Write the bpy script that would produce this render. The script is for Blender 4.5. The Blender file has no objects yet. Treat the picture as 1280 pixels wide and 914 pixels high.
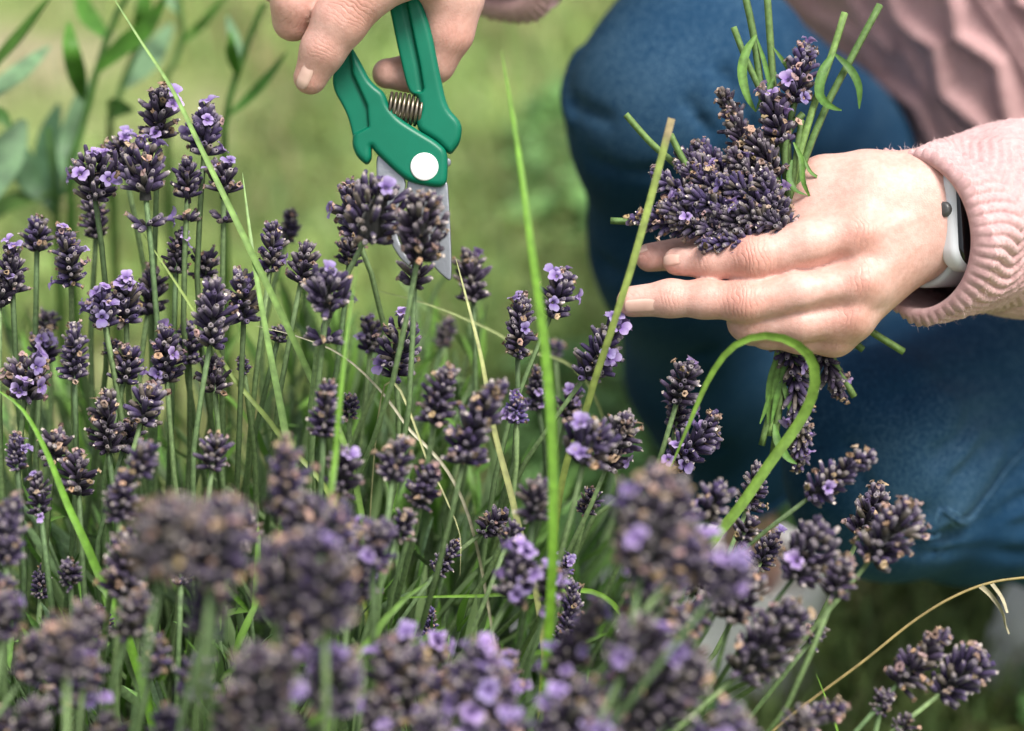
import bpy, math, random
import numpy as np
from mathutils import Vector, Matrix

# ------------------------------------------------------------------ camera, sky, sun, exposure
scene = bpy.context.scene
PITCH = 30.0
CAM = np.array([0.0, 0.0, 0.90])
FPX = 85.0 / 36.0 * 1280.0            # focal length in photograph pixels
sp, cp = math.sin(math.radians(PITCH)), math.cos(math.radians(PITCH))
RIGHT = np.array([1.0, 0.0, 0.0]); UP = np.array([0.0, sp, cp]); FWD = np.array([0.0, cp, -sp])
ROT = np.stack([RIGHT, UP, -FWD], 1)   # camera-space metres -> world directions
D0 = 0.975

cd = bpy.data.cameras.new('camera'); cam = bpy.data.objects.new('camera', cd)
scene.collection.objects.link(cam)
cam.location = CAM; cam.rotation_euler = (math.radians(90 - PITCH), 0, 0)
cd.lens = 85; cd.sensor_width = 36; cd.clip_start = 0.05; cd.clip_end = 900
cd.dof.use_dof = True; cd.dof.focus_distance = 0.965; cd.dof.aperture_fstop = 4.6
cd.dof.aperture_blades = 0
scene.camera = cam

SUN_DIR = Vector((0.34, -0.26, 1.0)).normalized()   # towards the sun
elev = math.asin(SUN_DIR.z); azim = math.atan2(SUN_DIR.x, SUN_DIR.y)
world = bpy.data.worlds.new('World'); scene.world = world; world.use_nodes = True
nt = world.node_tree; nt.nodes.clear()
wo = nt.nodes.new('ShaderNodeOutputWorld'); bg = nt.nodes.new('ShaderNodeBackground')
sky = nt.nodes.new('ShaderNodeTexSky'); sky.sky_type = 'NISHITA'; sky.sun_disc = False
sky.sun_elevation = elev; sky.sun_rotation = azim; sky.air_density = 1.0; sky.dust_density = 4.0; sky.ozone_density = 1.0
hs = nt.nodes.new('ShaderNodeHueSaturation'); hs.inputs['Saturation'].default_value = 0.35   # thin even cloud
nt.links.new(sky.outputs[0], hs.inputs['Color']); nt.links.new(hs.outputs[0], bg.inputs[0])
bg.inputs[1].default_value = 0.125
nt.links.new(bg.outputs[0], wo.inputs[0])
sl = bpy.data.lights.new('sun', 'SUN'); sl.energy = 2.8; sl.angle = math.radians(20); sl.color = (1.0, 0.96, 0.90)
so = bpy.data.objects.new('sun', sl); scene.collection.objects.link(so)
so.location = (0, 0, 5); so.rotation_euler = SUN_DIR.to_track_quat('Z', 'Y').to_euler()
vs = scene.view_settings
vs.view_transform = 'Standard'; vs.look = 'None'; vs.gamma = 1; vs.exposure = 0.70; vs.use_curve_mapping = False
scene.render.engine = 'CYCLES'
scene.cycles.use_denoising = True; scene.cycles.max_bounces = 8
scene.cycles.transparent_max_bounces = 8
rng = np.random.default_rng(7); random.seed(7)

# ------------------------------------------------------------------ helpers
def lerp(a, b, t): return a + (b - a) * t
def C3(px, py, d):
    """photo pixel + depth along the view axis -> camera-space metres"""
    return np.array([(px - 640.0) * d / FPX, -(py - 457.0) * d / FPX, -d])
def toW(p): return np.asarray(p) @ ROT.T + CAM
def W(px, py, d): return toW(C3(px, py, d))
def pix(p):
    """world point -> photo pixel, depth"""
    q = (np.asarray(p) - CAM) @ ROT
    d = -q[..., 2]
    return 640 + q[..., 0] / d * FPX, 457 - q[..., 1] / d * FPX, d
def unit(v):
    v = np.asarray(v, float); return v / (np.linalg.norm(v) + 1e-12)

WM = {}      # world matrices of the objects made so far
def place(o, parent, M):
    o.parent = parent
    if parent is not None:
        o.matrix_basis = WM[parent.name].inverted() @ M
    else:
        o.matrix_basis = M
    WM[o.name] = M
    return o
def tag(o, label=None, cat=None, group=None, kind=None):
    if label: o['label'] = label
    if cat: o['category'] = cat
    if group: o['group'] = group
    if kind: o['kind'] = kind
    return o
def thing(name, loc, label, cat, group=None):
    o = bpy.data.objects.new(name, None); o.empty_display_size = 0.02
    scene.collection.objects.link(o)
    place(o, None, Matrix.Translation(Vector([float(c) for c in loc])))
    return tag(o, label, cat, group)
def mk_mesh(name, V, F, mats, fmat=None, smooth=True, attrs=None, col=None):
    """V (n,3); F list of arrays (m,3) / (m,4) or one array"""
    me = bpy.data.meshes.new(name)
    V = np.asarray(V, np.float32)
    if isinstance(F, np.ndarray): F = [F]
    F = [np.asarray(f, np.int32) for f in F if len(f)]
    nl = sum(f.size for f in F); nf = sum(len(f) for f in F)
    me.vertices.add(len(V)); me.vertices.foreach_set('co', V.ravel())
    me.loops.add(nl); me.polygons.add(nf)
    me.loops.foreach_set('vertex_index', np.concatenate([f.ravel() for f in F]))
    tot = np.concatenate([np.full(len(f), f.shape[1], np.int32) for f in F])
    st = np.concatenate([[0], np.cumsum(tot)[:-1]]).astype(np.int32)
    me.polygons.foreach_set('loop_start', st); me.polygons.foreach_set('loop_total', tot)
    if fmat is not None: me.polygons.foreach_set('material_index', np.asarray(fmat, np.int32))
    if smooth: me.polygons.foreach_set('use_smooth', np.ones(nf, bool))
    for m in (mats if isinstance(mats, (list, tuple)) else [mats]): me.materials.append(m)
    if col is not None:
        a = me.color_attributes.new('Col', 'FLOAT_COLOR', 'POINT')
        c4 = np.ones((len(V), 4), np.float32); c4[:, :3] = col
        a.data.foreach_set('color', c4.ravel())
    for k, v in (attrs or {}).items():
        a = me.attributes.new(k, 'FLOAT', 'POINT'); a.data.foreach_set('value', np.asarray(v, np.float32))
    me.update(calc_edges=True); me.validate()
    return me
def obj(name, me, parent=None, M=None):
    """link a mesh; M None: its vertices are world coordinates relative to the parent's origin"""
    o = bpy.data.objects.new(name, me); scene.collection.objects.link(o)
    if M is None: M = WM[parent.name].copy() if parent is not None else Matrix.Identity(4)
    return place(o, parent, M)
def wobj(name, V, F, mats, parent, **kw):
    """mesh from world-space vertices under a parent that is only translated"""
    off = np.array(WM[parent.name].translation) if parent is not None else 0.0
    return obj(name, mk_mesh(name, np.asarray(V) - off, F, mats, **kw), parent)

class MB:
    """collects pieces into one mesh"""
    def __init__(s): s.V = []; s.F = {}; s.n = 0; s.C = []
    def add(s, V, F, mi=0, col=None):
        V = np.asarray(V, float); F = np.asarray(F, int)
        s.V.append(V); s.F.setdefault((F.shape[1], mi), []).append(F + s.n); s.n += len(V)
        s.C.append(np.broadcast_to(np.asarray(col if col is not None else (1, 1, 1), float), (len(V), 3)))
        return s
    def mesh(s, name, mats, off=(0, 0, 0), smooth=True):
        Fs = []; fm = []
        for (k, mi), l in s.F.items():
            f = np.concatenate(l); Fs.append(f); fm.append(np.full(len(f), mi))
        return mk_mesh(name, np.concatenate(s.V) - np.asarray(off), Fs, mats, np.concatenate(fm), smooth, col=np.concatenate(s.C))
    def build(s, name, mats, parent, smooth=True):
        off = np.array(WM[parent.name].translation) if parent is not None else (0, 0, 0)
        return obj(name, s.mesh(name, mats, off, smooth), parent)

def catmull(P, n, warp=1.0):
    """smooth curve through points P (k,dim), n samples, roughly by arc length"""
    P = np.asarray(P, float)
    if len(P) == 2:
        return P[0] + (P[1] - P[0]) * np.linspace(0, 1, n)[:, None]
    Q = np.vstack([2 * P[0] - P[1], P, 2 * P[-1] - P[-2]])
    seg = np.linalg.norm(np.diff(P, axis=0)[:, :3], axis=1); cum = np.concatenate([[0], np.cumsum(seg)])
    s = cum[-1] * np.linspace(0, 1, n) ** warp; out = []
    for x in s:
        i = min(np.searchsorted(cum, x, 'right') - 1, len(P) - 2); t = (x - cum[i]) / max(seg[i], 1e-9)
        a, b, c, d = Q[i], Q[i + 1], Q[i + 2], Q[i + 3]
        out.append(0.5 * ((2 * b) + (-a + c) * t + (2 * a - 5 * b + 4 * c - d) * t * t + (-a + 3 * b - 3 * c + d) * t ** 3))
    return np.array(out)
def frames(P, ref=None):
    T = np.gradient(P, axis=0); T /= np.linalg.norm(T, axis=1)[:, None] + 1e-12
    ref = np.array([0.31, -0.9, 0.3]) if ref is None else np.asarray(ref, float)
    N = []; n = ref
    for t in T:
        n = n - t * (n @ t); n = n / (np.linalg.norm(n) + 1e-12); N.append(n)
    N = np.array(N); return T, N, np.cross(T, N)
def tube(P, r, sides=6, cap=True, square=0.0, ref=None):
    P = np.asarray(P, float); n = len(P); r = np.broadcast_to(np.asarray(r, float), (n,))
    T, N, B = frames(P, ref); a = np.arange(sides) / sides * 2 * np.pi
    rad = 1 + square * np.cos(4 * a)
    ring = (np.cos(a) * rad)[None, :, None] * N[:, None] + (np.sin(a) * rad)[None, :, None] * B[:, None]
    V = (P[:, None] + ring * r[:, None, None]).reshape(-1, 3)
    i, j = np.meshgrid(np.arange(n - 1), np.arange(sides), indexing='ij'); j2 = (j + 1) % sides
    F = np.stack([i * sides + j, i * sides + j2, (i + 1) * sides + j2, (i + 1) * sides + j], -1).reshape(-1, 4)
    if cap:
        V = np.vstack([V, P[0], P[-1]]); c0, c1 = len(V) - 2, len(V) - 1
        j = np.arange(sides); j2 = (j + 1) % sides
        F = np.vstack([F, np.stack([j2, j, np.full(sides, c0), np.full(sides, c0)], 1)[:, [0, 1, 2, 2]]]) if False else F
        caps = np.vstack([np.stack([j2, j, np.full(sides, c0)], 1), np.stack([(n - 1) * sides + j, (n - 1) * sides + j2, np.full(sides, c1)], 1)])
        return V, F, caps
    return V, F, np.zeros((0, 3), int)
def add_tube(mb, P, r, sides=6, mi=0, col=None, square=0.0, ref=None):
    V, F, c = tube(P, r, sides, True, square, ref)
    mb.add(V, F, mi, col)
    if len(c):
        mb.F.setdefault((3, mi), []).append(c + mb.n - len(V))
    return mb
def ribbon(P, w, normal, fold=0.25, thick=0.0, twist=0.0):
    """leaf blade along P with half-width profile w, folded along the middle; closed with a thin underside"""
    P = np.asarray(P, float); n = len(P); w = np.broadcast_to(np.asarray(w, float), (n,))
    T, N, B = frames(P, normal)
    if twist:
        a = np.linspace(0, twist, n)[:, None]; N, B = N * np.cos(a) + B * np.sin(a), B * np.cos(a) - N * np.sin(a)
    t = max(thick, 1e-4)
    L = P + B * w[:, None] + N * (w * fold)[:, None]; R = P - B * w[:, None] + N * (w * fold)[:, None]
    M2 = P - N * (t + 0.05 * w)[:, None]
    V = np.concatenate([L, P, R, M2, L, R]); i = np.arange(n - 1)
    q = lambda a, b: np.stack([a * n + i, b * n + i, b * n + i + 1, a * n + i + 1], 1)
    return V, np.vstack([q(0, 1), q(1, 2), q(5, 3), q(3, 4)])

# ------------------------------------------------------------------ signed distance modelling
def cone(p, a, b, ra, rb):
    ba = b - a; t = np.clip(((p - a) @ ba) / (ba @ ba + 1e-12), 0, 1)
    return np.linalg.norm(p - a - t[..., None] * ba, axis=-1) - (ra + t * (rb - ra))
def segd(p, a, b):
    ba = b - a; t = np.clip(((p - a) @ ba) / (ba @ ba + 1e-12), 0, 1)
    return np.linalg.norm(p - a - t[..., None] * ba, axis=-1)
def smin(a, b, k):
    h = np.maximum(k - np.abs(a - b), 0) / k
    return np.minimum(a, b) - h * h * k * 0.25
def chain(p, pts, k):
    """pts: list of (xyz, r)"""
    d = None
    for (a, ra), (b, rb) in zip(pts[:-1], pts[1:]):
        c = cone(p, a, b, ra, rb); d = c if d is None else smin(d, c, k)
    return d
def poly2d(q, poly):
    """signed distance to a polygon in 2D, q (n,2)"""
    poly = np.asarray(poly, float); d = np.full(len(q), 1e9); s = np.zeros(len(q), bool)
    for i in range(len(poly)):
        a, b = poly[i], poly[i - 1]; e = b - a; w = q - a
        t = np.clip((w @ e) / (e @ e), 0, 1); d = np.minimum(d, np.linalg.norm(w - t[:, None] * e, axis=1))
        c = ((a[1] > q[:, 1]) != (b[1] > q[:, 1])) & (q[:, 0] < (b[0] - a[0]) * (q[:, 1] - a[1]) / (b[1] - a[1] + 1e-12) + a[0])
        s ^= c
    return np.where(s, -d, d)
def surface_nets(fn, lo, hi, h):
    lo = np.asarray(lo, float); n = np.ceil((np.asarray(hi) - lo) / h).astype(int) + 1
    ax = [lo[i] + h * np.arange(n[i]) for i in range(3)]
    K = 10; nb = (n + K - 1) // K; f = np.empty(nb * K, np.float32)      # blocks far from the surface are filled with one value
    bi = np.stack(np.meshgrid(*[np.arange(m) for m in nb], indexing='ij'), -1).reshape(-1, 3)
    bv = np.concatenate([fn(lo + h * (q * K + (K - 1) / 2)) for q in np.array_split(bi, max(1, len(bi) // 200000))])
    f.reshape(nb[0], K, nb[1], K, nb[2], K)[:] = bv.reshape(nb)[:, None, :, None, :, None]
    near = bi[np.abs(bv) < 1.35 * h * K * 0.87 + 2 * h]
    off = np.stack(np.meshgrid(*[np.arange(K)] * 3, indexing='ij'), -1).reshape(-1, 3)
    f6 = f.reshape(nb[0], K, nb[1], K, nb[2], K)
    for q in np.array_split(near, max(1, len(near) // 300)):
        pts = (q[:, None] * K + off[None]).reshape(-1, 3)
        f6[q[:, 0], :, q[:, 1], :, q[:, 2], :] = fn(lo + h * pts).reshape(len(q), K, K, K)
    f = f[:n[0], :n[1], :n[2]]
    ins = f < 0
    cnt = np.zeros(n - 1, np.int8)
    for dx in (0, 1):
        for dy in (0, 1):
            for dz in (0, 1):
                cnt += ins[dx:n[0] - 1 + dx, dy:n[1] - 1 + dy, dz:n[2] - 1 + dz]
    act = (cnt > 0) & (cnt < 8); I = np.argwhere(act)
    idx = np.full(n - 1, -1, np.int32); idx[act] = np.arange(len(I))
    corners = [(x, y, z) for x in (0, 1) for y in (0, 1) for z in (0, 1)]
    val = {c: f[I[:, 0] + c[0], I[:, 1] + c[1], I[:, 2] + c[2]] for c in corners}
    acc = np.zeros((len(I), 3)); num = np.zeros(len(I))
    for a in corners:
        for k in range(3):
            if a[k] == 0:
                b = list(a); b[k] = 1; va, vb = val[a], val[tuple(b)]
                m = (va < 0) != (vb < 0); t = np.where(m, va / np.where(m, va - vb, 1), 0)
                pt = np.array(a, float)[None].repeat(len(I), 0); pt[:, k] += t
                acc += pt * m[:, None]; num += m
    V = lo + h * (I + acc / num[:, None])
    F = []
    for k in range(3):
        u, v = (k + 1) % 3, (k + 2) % 3
        sl0 = [slice(None)] * 3; sl1 = [slice(None)] * 3
        sl0[k] = slice(0, n[k] - 1); sl1[k] = slice(1, n[k])
        for q in (u, v): sl0[q] = slice(1, n[q] - 1); sl1[q] = slice(1, n[q] - 1)
        A, B = ins[tuple(sl0)], ins[tuple(sl1)]
        E = np.argwhere(A != B); inside_first = A[A != B]
        base = E.copy(); base[:, u] += 1; base[:, v] += 1
        def cell(du, dv):
            c = base.copy(); c[:, u] -= du; c[:, v] -= dv
            return idx[c[:, 0], c[:, 1], c[:, 2]]
        q = np.stack([cell(1, 1), cell(0, 1), cell(0, 0), cell(1, 0)], 1)
        q[~inside_first] = q[~inside_first][:, ::-1]
        F.append(q)
    return V, np.concatenate(F)
def snap(fn, P, it=4, e=4e-4):
    """move points onto the zero surface of fn; returns points and outward normals"""
    P = np.asarray(P, float).copy()
    for _ in range(it + 1):
        g = np.stack([(fn(P + e * np.eye(3)[k]) - fn(P - e * np.eye(3)[k])) / (2 * e) for k in range(3)], -1)
        N = g / (np.linalg.norm(g, axis=1)[:, None] + 1e-9)
        if _ < it: P -= N * fn(P)[:, None]
    return P, N

# ------------------------------------------------------------------ materials
def material(name, rough=0.6, spec=0.3):
    m = bpy.data.materials.new(name); m.use_nodes = True
    b = m.node_tree.nodes['Principled BSDF']; b.inputs['Roughness'].default_value = rough
    b.inputs['Specular IOR Level'].default_value = spec
    return m, m.node_tree, b
def nd(nt, t, **kw):
    n = nt.nodes.new(t)
    for k, v in kw.items():
        if k in n.inputs: n.inputs[k].default_value = v
        else: setattr(n, k, v)
    return n
def ramp(nt, stops):
    r = nt.nodes.new('ShaderNodeValToRGB'); cr = r.color_ramp
    while len(cr.elements) < len(stops): cr.elements.new(0.5)
    for e, (p, c) in zip(cr.elements, stops): e.position = p; e.color = (*c, 1)
    return r
def noise_col(name, c1, c2, scale, rough=0.6, spec=0.3, bump=0.0, bscale=None, bdist=0.001, detail=4, sheen=0):
    m, nt, b = material(name, rough, spec)
    tc = nd(nt, 'ShaderNodeTexCoord'); n = nd(nt, 'ShaderNodeTexNoise', Scale=scale, Detail=detail)
    nt.links.new(tc.outputs['Object'], n.inputs['Vector'])
    r = ramp(nt, [(0.3, c1), (0.7, c2)]); nt.links.new(n.outputs[0], r.inputs[0]); nt.links.new(r.outputs[0], b.inputs['Base Color'])
    if bump:
        n2 = nd(nt, 'ShaderNodeTexNoise', Scale=bscale or scale * 4, Detail=3); nt.links.new(tc.outputs['Object'], n2.inputs['Vector'])
        bp = nd(nt, 'ShaderNodeBump', Strength=bump, Distance=bdist); nt.links.new(n2.outputs[0], bp.inputs['Height']); nt.links.new(bp.outputs[0], b.inputs['Normal'])
    if sheen: b.inputs['Sheen Weight'].default_value = sheen
    return m
def leaf_mat(name, rough=0.5, spec=0.35, trans=0.35, use_random=False, mott=300, sheen=0.0, back=None):
    """foliage: the vertex colour, mottled, partly translucent"""
    m, nt, b = material(name, rough, spec)
    at = nd(nt, 'ShaderNodeVertexColor', layer_name='Col'); tc = nd(nt, 'ShaderNodeTexCoord')
    n = nd(nt, 'ShaderNodeTexNoise', Scale=mott, Detail=3); nt.links.new(tc.outputs['Object'], n.inputs['Vector'])
    r = ramp(nt, [(0.25, (0.65, 0.65, 0.65)), (0.75, (1.3, 1.3, 1.2))]); nt.links.new(n.outputs[0], r.inputs[0])
    mx = nd(nt, 'ShaderNodeMix', data_type='RGBA', blend_type='MULTIPLY'); mx.inputs[0].default_value = 1
    nt.links.new(at.outputs[0], mx.inputs[6]); nt.links.new(r.outputs[0], mx.inputs[7])
    c = mx.outputs[2]
    if use_random:
        oi = nd(nt, 'ShaderNodeObjectInfo'); r2 = ramp(nt, [(0, (0.7, 0.75, 0.7)), (1, (1.3, 1.25, 1.1))]); nt.links.new(oi.outputs['Random'], r2.inputs[0])
        m2 = nd(nt, 'ShaderNodeMix', data_type='RGBA', blend_type='MULTIPLY'); m2.inputs[0].default_value = 1
        nt.links.new(c, m2.inputs[6]); nt.links.new(r2.outputs[0], m2.inputs[7]); c = m2.outputs[2]
    nt.links.new(c, b.inputs['Base Color'])
    if sheen: b.inputs['Sheen Weight'].default_value = sheen; b.inputs['Sheen Roughness'].default_value = 0.4
    if trans:
        tr = nd(nt, 'ShaderNodeBsdfTranslucent'); nt.links.new(c, tr.inputs[0])
        ms = nd(nt, 'ShaderNodeMixShader'); ms.inputs[0].default_value = trans
        nt.links.new(b.outputs[0], ms.inputs[1]); nt.links.new(tr.outputs[0], ms.inputs[2])
        nt.links.new(ms.outputs[0], nt.nodes['Material Output'].inputs[0])
    return m
# ------------------------------------------------------------------ materials of the person and the tools
def skin_material():
    m, nt, b = material('skin', 0.48, 0.4)
    tc = nd(nt, 'ShaderNodeTexCoord')
    n = nd(nt, 'ShaderNodeTexNoise', Scale=45, Detail=5, Roughness=0.6); nt.links.new(tc.outputs['Object'], n.inputs['Vector'])
    r = ramp(nt, [(0.3, (0.58, 0.325, 0.265)), (0.5, (0.64, 0.385, 0.325)), (0.72, (0.69, 0.45, 0.39))]); nt.links.new(n.outputs[0], r.inputs[0])
    red = nd(nt, 'ShaderNodeAttribute', attribute_name='red')
    mx = nd(nt, 'ShaderNodeMix', data_type='RGBA'); mx.inputs[7].default_value = (0.62, 0.25, 0.19, 1)
    mm = nd(nt, 'ShaderNodeMath', operation='MULTIPLY'); mm.inputs[1].default_value = 0.6
    nt.links.new(red.outputs['Fac'], mm.inputs[0]); nt.links.new(mm.outputs[0], mx.inputs[0]); nt.links.new(r.outputs[0], mx.inputs[6])
    n3 = nd(nt, 'ShaderNodeTexNoise', Scale=420, Detail=2); nt.links.new(tc.outputs['Object'], n3.inputs['Vector'])
    r3 = ramp(nt, [(0.35, (0.86, 0.80, 0.78)), (0.65, (1.06, 1.06, 1.06))]); nt.links.new(n3.outputs[0], r3.inputs[0])
    mu = nd(nt, 'ShaderNodeMix', data_type='RGBA', blend_type='MULTIPLY'); mu.inputs[0].default_value = 0.55
    nt.links.new(mx.outputs[2], mu.inputs[6]); nt.links.new(r3.outputs[0], mu.inputs[7])
    nt.links.new(mu.outputs[2], b.inputs['Base Color'])
    b.inputs['Subsurface Weight'].default_value = 0.22; b.inputs['Subsurface Scale'].default_value = 0.004
    b.inputs['Subsurface Radius'].default_value = (1.0, 0.4, 0.25)
    # creases over the joints, fine skin lines everywhere
    ks = nd(nt, 'ShaderNodeAttribute', attribute_name='ks'); kw = nd(nt, 'ShaderNodeAttribute', attribute_name='kw')
    nj = nd(nt, 'ShaderNodeTexNoise', Scale=160, Detail=2); nt.links.new(tc.outputs['Object'], nj.inputs['Vector'])
    a1 = nd(nt, 'ShaderNodeMath', operation='MULTIPLY_ADD'); a1.inputs[1].default_value = 9.0
    nt.links.new(nj.outputs[0], a1.inputs[0]); nt.links.new(ks.outputs['Fac'], a1.inputs[2])
    s1 = nd(nt, 'ShaderNodeMath', operation='SINE'); nt.links.new(a1.outputs[0], s1.inputs[0])
    p1 = nd(nt, 'ShaderNodeMath', operation='POWER'); ab = nd(nt, 'ShaderNodeMath', operation='ABSOLUTE'); nt.links.new(s1.outputs[0], ab.inputs[0])
    nt.links.new(ab.outputs[0], p1.inputs[0]); p1.inputs[1].default_value = 0.45
    w1 = nd(nt, 'ShaderNodeMath', operation='MULTIPLY'); nt.links.new(p1.outputs[0], w1.inputs[0]); nt.links.new(kw.outputs['Fac'], w1.inputs[1])
    vo = nd(nt, 'ShaderNodeTexVoronoi', Scale=900, feature='DISTANCE_TO_EDGE'); nt.links.new(tc.outputs['Object'], vo.inputs['Vector'])
    v2 = nd(nt, 'ShaderNodeMath', operation='MULTIPLY'); v2.inputs[1].default_value = 0.35; nt.links.new(vo.outputs[0], v2.inputs[0])
    ad = nd(nt, 'ShaderNodeMath', operation='ADD'); nt.links.new(w1.outputs[0], ad.inputs[0]); nt.links.new(v2.outputs[0], ad.inputs[1])
    bp = nd(nt, 'ShaderNodeBump', Strength=0.55, Distance=0.0006); nt.links.new(ad.outputs[0], bp.inputs['Height']); nt.links.new(bp.outputs[0], b.inputs['Normal'])
    return m
M_SKIN = skin_material()
M_NAIL = noise_col('nail', (0.60, 0.36, 0.29), (0.70, 0.47, 0.39), 120, 0.28, 0.5)
def denim_material():
    m, nt, b = material('denim', 0.85, 0.15)
    tc = nd(nt, 'ShaderNodeTexCoord')
    n = nd(nt, 'ShaderNodeTexNoise', Scale=11, Detail=3, Roughness=0.5); nt.links.new(tc.outputs['Object'], n.inputs['Vector'])
    mp = nd(nt, 'ShaderNodeMapping'); mp.inputs['Rotation'].default_value = (0.5, 0.2, 0.9); mp.inputs['Scale'].default_value = (1500, 260, 800)
    nt.links.new(tc.outputs['Object'], mp.inputs['Vector'])
    n2 = nd(nt, 'ShaderNodeTexNoise', Scale=1.0, Detail=2); nt.links.new(mp.outputs[0], n2.inputs['Vector'])
    mp3 = nd(nt, 'ShaderNodeMapping'); mp3.inputs['Rotation'].default_value = (0.2, 0.7, -0.5); mp3.inputs['Scale'].default_value = (1300, 330, 1300)
    nt.links.new(tc.outputs['Object'], mp3.inputs['Vector'])
    n3 = nd(nt, 'ShaderNodeTexNoise', Scale=1.0, Detail=2); nt.links.new(mp3.outputs[0], n3.inputs['Vector'])
    mm = nd(nt, 'ShaderNodeMath', operation='MULTIPLY_ADD'); mm.inputs[1].default_value = 0.30; nh = nd(nt, 'ShaderNodeMath', operation='MULTIPLY_ADD'); nh.inputs[1].default_value = 0.35; nh.inputs[2].default_value = 0.325; nt.links.new(n.outputs[0], nh.inputs[0])
    nt.links.new(n2.outputs[0], mm.inputs[0]); nt.links.new(nh.outputs[0], mm.inputs[2])
    m3 = nd(nt, 'ShaderNodeMath', operation='MULTIPLY_ADD'); m3.inputs[1].default_value = 0.36; nt.links.new(n3.outputs[0], m3.inputs[0]); nt.links.new(mm.outputs[0], m3.inputs[2])
    r = ramp(nt, [(0.57, (0.0008, 0.008, 0.024)), (0.82, (0.0052, 0.036, 0.085)), (1.03, (0.060, 0.120, 0.180))]); nt.links.new(m3.outputs[0], r.inputs[0])
    nt.links.new(r.outputs[0], b.inputs['Base Color'])
    bp = nd(nt, 'ShaderNodeBump', Strength=0.5, Distance=0.0006); nt.links.new(n2.outputs[0], bp.inputs['Height']); nt.links.new(bp.outputs[0], b.inputs['Normal'])
    b.inputs['Sheen Weight'].default_value = 0.0
    return m
M_DENIM = denim_material()
M_SEAM = noise_col('denim_seam', (0.03, 0.10, 0.20), (0.14, 0.26, 0.38), 500, 0.85, 0.1, 0.5, 2000)
M_KNIT = noise_col('pink_wool', (0.56, 0.325, 0.325), (0.70, 0.45, 0.44), 350, 0.95, 0.05, 0.7, 2600, 0.0008, sheen=0.25)
M_FUZZ = noise_col('wool_fibre', (0.72, 0.5, 0.49), (0.80, 0.6, 0.58), 100, 0.9, 0.05)
M_WHITE = noise_col('white_leather', (0.72, 0.72, 0.71), (0.80, 0.80, 0.79), 60, 0.5, 0.3, 0.2, 500)
M_SOLE = noise_col('white_rubber', (0.62, 0.62, 0.60), (0.75, 0.75, 0.73), 80, 0.7, 0.2)
M_HAIR = noise_col('brown_hair', (0.05, 0.025, 0.012), (0.11, 0.06, 0.03), 90, 0.5, 0.4, 0.5, 300)
M_GREEN = noise_col('green_handle', (0.001, 0.125, 0.070), (0.002, 0.155, 0.088), 40, 0.36, 0.28, 0.12, 2600, 0.0004)
M_GREEN_D = noise_col('green_grip', (0.002, 0.13, 0.08), (0.003, 0.16, 0.10), 40, 0.5, 0.4, 0.25, 1800, 0.0004)
M_STEEL = noise_col('steel', (0.26, 0.27, 0.29), (0.40, 0.42, 0.44), 60, 0.38, 0.5, 0.1, 900)
M_STEEL.node_tree.nodes['Principled BSDF'].inputs['Metallic'].default_value = 0.85
M_SPRING = noise_col('spring_steel', (0.16, 0.13, 0.10), (0.30, 0.26, 0.2), 200, 0.35, 0.5)
M_SPRING.node_tree.nodes['Principled BSDF'].inputs['Metallic'].default_value = 0.9
M_CAP = noise_col('white_cap', (0.78, 0.78, 0.77), (0.84, 0.84, 0.83), 50, 0.35, 0.4)
M_CASE = noise_col('watch_case', (0.66, 0.68, 0.70), (0.74, 0.76, 0.78), 50, 0.28, 0.5)
M_GLASS = noise_col('watch_glass', (0.004, 0.004, 0.005), (0.008, 0.008, 0.010), 50, 0.06, 0.6)
M_STRAP = noise_col('watch_strap', (0.60, 0.64, 0.66), (0.68, 0.72, 0.74), 60, 0.55, 0.3)
M_CROWN = noise_col('watch_crown', (0.05, 0.05, 0.05), (0.09, 0.09, 0.09), 60, 0.4, 0.5)

S0 = FPX / D0                              # pixels per metre at the hands
def H(x, y, z, r=0.0):                     # hand point: pixel, pixel, pixels towards the camera, radius in pixels
    d = D0 - z / S0
    return (C3(x, y, d), r * d / FPX)

# ------------------------------------------------------------------ the hand that holds the bunch
FL = {   # finger chains of the hand holding the bunch
    'index': [H(1073, 290, 34, 30), H(1008, 305, 44, 29), H(942, 322, 46, 27.5), H(888, 326, 32, 22.5), H(846, 327, 18, 17.5)],
    'middle': [H(1077, 352, 40, 28), H(1000, 366, 50, 26), H(930, 377, 48, 25.5), H(880, 374, 42, 23), H(838, 373, 36, 22.5), H(790, 377, 28, 19.5)],
    'ring': [H(1062, 396, 26, 26), H(1000, 402, 34, 25), H(935, 402, 24, 24), H(940, 408, -14, 22), H(985, 405, -40, 19)],
    'pinky': [H(1040, 421, 4, 22), H(1000, 420, 8, 21), H(958, 416, -2, 19), H(966, 418, -30, 17), H(1000, 415, -48, 15)],
    'thumb': [H(1075, 234, -14, 40), H(1030, 236, -22, 36), H(975, 272, -26, 27), H(920, 300, -28, 24), H(875, 314, -26, 22), H(812, 322, -16, 18)],
}
AX = np.array([math.cos(math.radians(40)), 0.04, -math.sin(math.radians(40))]); AX = unit(AX)     # forearm direction in camera space
wrist = H(1150, 268, -18)[0]
def fore(t, dy, r, n=0.0):     # point on the forearm t pixels from the wrist
    NN = np.array([math.sin(math.radians(40)), 0, math.cos(math.radians(40))])
    return (wrist + AX * t / S0 + np.array([0, -dy / S0, 0]) + NN * n / S0, r / S0)
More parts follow.
